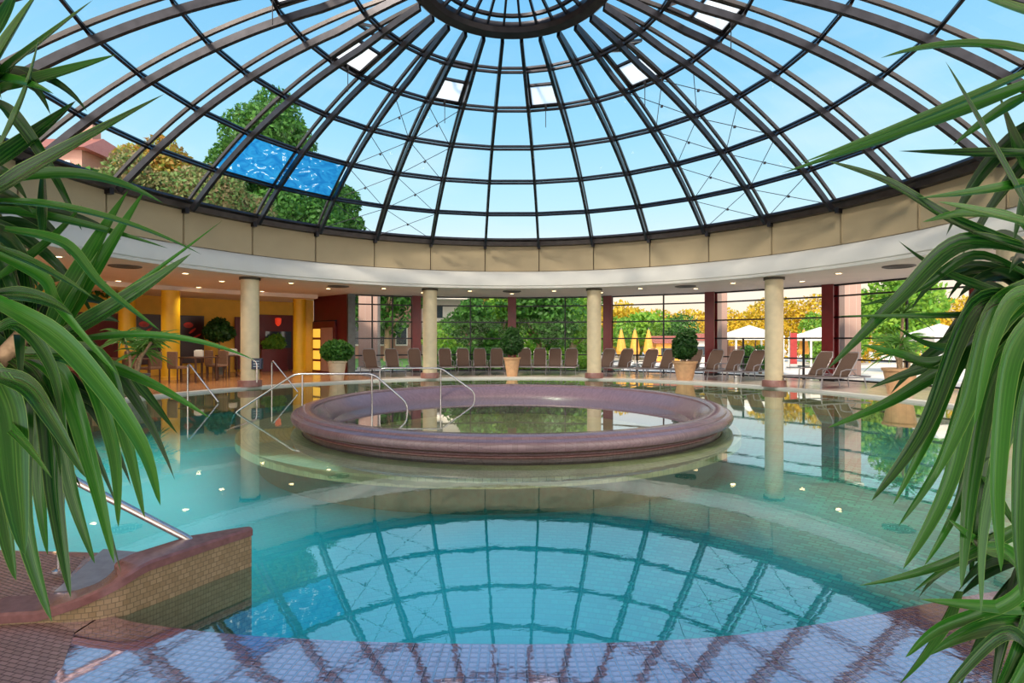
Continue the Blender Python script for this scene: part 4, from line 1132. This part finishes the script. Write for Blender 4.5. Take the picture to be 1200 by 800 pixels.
for i, (px, rr, lb) in enumerate(TT):
    a = ang_at(px, rr); t = tp if i == 0 else copy_tree(tp); t.location = pol(rr, a); t.rotation_euler.z = -R_(a) + .2; tag(t, lb, 'dining table', 'restaurant tables')
    for j, (dx, rz) in enumerate(((-.62, math.pi / 2), (.62, -math.pi / 2))):
        c = cp_ if k == 0 else copy_tree(cp_); k += 1
        p = Matrix.Rotation(t.rotation_euler.z, 3, 'Z') @ Vector((dx, 0, 0)) + t.location
        c.location = p; c.rotation_euler.z = t.rotation_euler.z + rz
        tag(c, 'brown chair at the %s of the %s' % (['left', 'right'][j], lb.replace('dark square dining ', '')), 'dining chair', 'restaurant chairs')
    if i >= 2:
        b = empty('napkin_holder', t.location + Vector((0, 0, .7525))); tag(b, 'white napkin holder on the table beside the %s column' % ('yellow' if i == 2 else 'cream'), 'napkin holder')
        MB().box((0, 0, .10), (.26, .12, .20)).build('case', 'white_porcelain', b, bevel=.02); MB().box((0, 0, .17), (.2, .03, .1)).build('napkins', 'frosted_white', b)

# ------------------------------------------------------------------ foreground strap leaf plants
def big_plant(name, label, heads, leaves, potpos, o0, fill, mdark):
    r = empty(name, potpos); tag(r, label, 'plant')
    o = Vector(potpos)
    mb = MB()
    pr = MB().lathe([(0, 0), (.20, 0), (.27, .34), (.29, .36), (.29, .40), (.25, .40), (.24, .36)], n=32); pr.build('pot', 'grey_pot', r, smooth=True)
    MB().lathe([(0, .36), (.24, .36)], n=24).build('soil', 'soil', r)
    for h in heads:
        h = Vector(h) - o
        mb.tube([(h.x * .1, h.y * .1, .34), (h.x * .5 + .01, h.y * .5, .36 + (h.z - .36) * .5), (h.x, h.y, h.z + .03)], [.035, .028, .022], 10)
    mb.build('trunk', 'bark', r, smooth=True)
    data = ([], [], [])
    for L in leaves:
        Y, w, pts = L[0], L[1], L[2:]
        n = len(pts); P = []
        for i, (x, y) in enumerate(pts):
            yy = Y[0] + (Y[1] - Y[0]) * i / (n - 1); P.append(W3(x, y, yy))
        wy = (Y[0] + Y[1]) / 2
        strap(data, P, w / 630 * wy * 1.12, 18, twist=random.uniform(-.5, .5))
    strap_obj('foliage', data, 'strap_leaf', r, o)
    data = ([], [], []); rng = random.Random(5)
    for (c, n, Lm, xr) in fill:
        for k in range(n):
            a = rng.uniform(xr[0], xr[1]); el_ = rng.uniform(-.9, .9); l = Lm * rng.uniform(.6, 1.1)
            d = Vector((math.cos(a) * math.cos(el_), math.sin(a) * math.cos(el_), math.sin(el_)))
            c_ = Vector(c) + Vector((rng.uniform(-.03, .03), rng.uniform(-.03, .03), rng.uniform(-.08, .08)))
            p1 = c_ + d * l * .5; p2 = c_ + d * l * .75 + Vector((0, 0, -l * rng.uniform(.15, .7)))
            strap(data, [c_, p1, p2], .043 * rng.uniform(.8, 1.25), 14, twist=rng.uniform(-.6, .6))
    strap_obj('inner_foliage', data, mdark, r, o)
    return r
H1 = W3(28, 405, 1.45); H0 = W3(-25, 225, 1.35)
A = (1.45, 1.25); Bq = (1.45, 1.6); Cc = (1.42, 1.10)
left_leaves = [
 (A, 32, (-30, 120), (5, 60), (46, -12)), (A, 20, (-25, 110), (35, 62), (108, 0)), (Bq, 18, (-10, 108), (60, 92), (135, 64)),
 (A, 28, (-30, 238), (70, 185), (192, 110)), (Bq, 24, (-25, 205), (35, 168), (88, 118)), (Bq, 15, (0, 215), (100, 185), (190, 238)),
 (A, 16, (0, 170), (34, 120), (45, 42)), (Bq, 11, (50, 275), (50, 230), (50, 190)), (A, 10, (-20, 236), (105, 232), (235, 298)), (Bq, 11, (-20, 244), (70, 250), (196, 291)),
 (A, 12, (5, 268), (75, 285), (120, 335), (186, 387)), (Bq, 26, (55, 400), (98, 310), (150, 222)), (Bq, 20, (62, 402), (110, 320), (170, 221)), (A, 24, (58, 402), (140, 362), (223, 297)),
 (Bq, 8, (60, 398), (150, 345), (260, 258)), (A, 10, (-10, 288), (50, 308), (110, 350)), (A, 14, (-10, 295), (50, 325), (70, 360), (138, 440)), (Bq, 24, (50, 398), (70, 340), (108, 302)),
 (A, 9, (62, 405), (190, 372), (300, 423)), (A, 14, (60, 410), (150, 425), (247, 491)), (Bq, 10, (150, 435), (180, 470), (207, 508)),
 (Cc, 24, (-20, 345), (55, 385), (110, 440), (165, 520), (187, 592)), (Cc, 20, (30, 412), (115, 418), (150, 520), (169, 607)), (Cc, 20, (25, 415), (95, 425), (132, 520), (138, 618)),
 (A, 22, (20, 410), (72, 440), (108, 550), (133, 660)), (Bq, 20, (20, 420), (60, 470), (85, 580), (110, 660)), (A, 24, (10, 415), (50, 450), (66, 590), (82, 700)),
 (A, 32, (0, 420), (24, 470), (30, 610), (60, 728)), (Cc, 40, (-15, 425), (12, 480), (20, 570), (28, 650)), (Cc, 30, (-25, 440), (-5, 520), (5, 600), (18, 680)), (Bq, 22, (10, 420), (40, 480), (48, 580), (55, 650)),
 (Cc, 22, (-20, 435), (30, 450), (60, 490), (100, 560)), (Cc, 12, (-15, 480), (20, 500), (60, 560)), (A, 16, (-20, 400), (20, 380), (60, 430), (78, 520)), (Bq, 26, (20, 405), (15, 330), (0, 270)), (Bq, 22, (28, 405), (40, 330), (18, 268)),
 (A, 18, (-10, 345), (50, 340), (85, 370)), (Bq, 12, (15, 395), (20, 300), (-5, 240)), (A, 12, (20, 415), (70, 480), (70, 560)),(Bq, 18, (-20, 60), (10, 20), (20, -20)),(A, 14, (-20, 92), (20, 90), (62, 110)),
 (Bq, 14, (-10, 118), (20, 140), (60, 200), (95, 270)), (Bq, 12, (-10, 330), (60, 290), (95, 240)),
]
big_plant('dragon_tree', 'large strap leaf plant filling the left edge in the foreground', [H1, H0], left_leaves, (-2.05, 1.20, SHELF), None,
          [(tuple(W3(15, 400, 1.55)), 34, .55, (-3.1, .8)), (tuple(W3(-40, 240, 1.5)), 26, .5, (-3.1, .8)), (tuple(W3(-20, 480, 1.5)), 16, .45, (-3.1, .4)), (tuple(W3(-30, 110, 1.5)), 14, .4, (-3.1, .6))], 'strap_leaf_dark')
right_leaves = [
 (A, 15, (1235, 68), (1130, 38), (1031, 68)), (A, 10, (1230, 72), (1080, 140), (935, 192)), (Bq, 16, (1225, 90), (1080, 150), (915, 203)), (A, 18, (1225, 300), (1120, 262), (1040, 215), (970, 189)), (Bq, 14, (1215, 180), (1110, 182), (1052, 177)),
 (Bq, 13, (1215, 108), (1165, 128), (1116, 170)), (A, 15, (1210, 262), (1160, 170), (1107, 72)), (Bq, 20, (1200, 200), (1182, 165), (1168, 106)), (A, 20, (1240, 30), (1190, 14), (1145, -5)),
 (A, 22, (1225, 300), (1125, 285), (1050, 350), (969, 432)), (Bq, 14, (1180, 345), (1100, 330), (1052, 282)), (Bq, 12, (1215, 330), (1140, 300), (1070, 340), (1008, 358)), (A, 9, (1215, 365), (1120, 372), (981, 370)),
 (A, 17, (1205, 395), (1110, 430), (1040, 470), (969, 501)), (A, 15, (1190, 385), (1100, 425), (1050, 415), (1009, 404)), (Bq, 13, (1150, 400), (1100, 425), (1045, 380)), (Bq, 12, (1140, 420), (1070, 430), (1018, 455)),
 (Cc, 22, (1210, 350), (1140, 360), (1080, 500), (1020, 587)), (Cc, 18, (1205, 370), (1130, 410), (1085, 510), (1045, 592)), (Bq, 18, (1200, 380), (1140, 430), (1100, 540), (1052, 616)),
 (Cc, 26, (1215, 340), (1150, 400), (1110, 560), (1057, 667)), (A, 16, (1210, 400), (1150, 480), (1120, 590), (1082, 663)), (Cc, 30, (1215, 330), (1160, 370), (1130, 470), (1095, 560)), (Cc, 26, (1220, 360), (1180, 420), (1165, 560), (1172, 670)),
 (A, 26, (1210, 380), (1160, 440), (1135, 560), (1125, 690)), (Bq, 26, (1200, 400), (1150, 500), (1140, 600), (1135, 680)), (Cc, 30, (1235, 380), (1200, 470), (1190, 600), (1195, 700)),(A, 26, (1225, 380), (1195, 430), (1150, 600), (1148, 720)),
 (A, 13, (1215, 600), (1120, 668), (1005, 686)), (Bq, 12, (1210, 620), (1130, 640), (1068, 694)), (A, 15, (1225, 712), (1150, 712), (1077, 702)), (A, 22, (1225, 735), (1150, 715), (1088, 768)), (Bq, 20, (1120, 692), (1100, 745), (1052, 802)),
 (A, 20, (1225, 700), (1180, 650), (1150, 640), (1110, 608)), (A, 18, (1210, 690), (1190, 770), (1155, 830)), (Bq, 22, (1180, 700), (1165, 760), (1160, 830)), (A, 22, (1235, 720), (1200, 770), (1170, 830)),
 (Bq, 12, (1190, 620), (1150, 560), (1120, 500)), (Cc, 14, (1230, 270), (1160, 250), (1098, 236)), (A, 14, (1225, 320), (1190, 260), (1130, 250), (1080, 260)), (Cc, 20, (1230, 340), (1185, 350), (1160, 400), (1140, 500)), (Bq, 12, (1215, 455), (1160, 480), (1120, 590)),
 (Cc, 16, (1225, 790), (1180, 740), (1120, 790), (1095, 830)), (A, 12, (1215, 210), (1160, 225), (1075, 232)),
 (A, 16, (1225, 640), (1185, 700), (1100, 735), (1060, 770)),
]
G1 = W3(1200, 350, 1.45); G2 = W3(1215, 620, 1.45); G0 = W3(1230, 120, 1.45)
big_plant('dragon_tree', 'large strap leaf plant filling the right edge in the foreground', [G1, G2, G0], right_leaves, (2.05, 1.20, SHELF), None,
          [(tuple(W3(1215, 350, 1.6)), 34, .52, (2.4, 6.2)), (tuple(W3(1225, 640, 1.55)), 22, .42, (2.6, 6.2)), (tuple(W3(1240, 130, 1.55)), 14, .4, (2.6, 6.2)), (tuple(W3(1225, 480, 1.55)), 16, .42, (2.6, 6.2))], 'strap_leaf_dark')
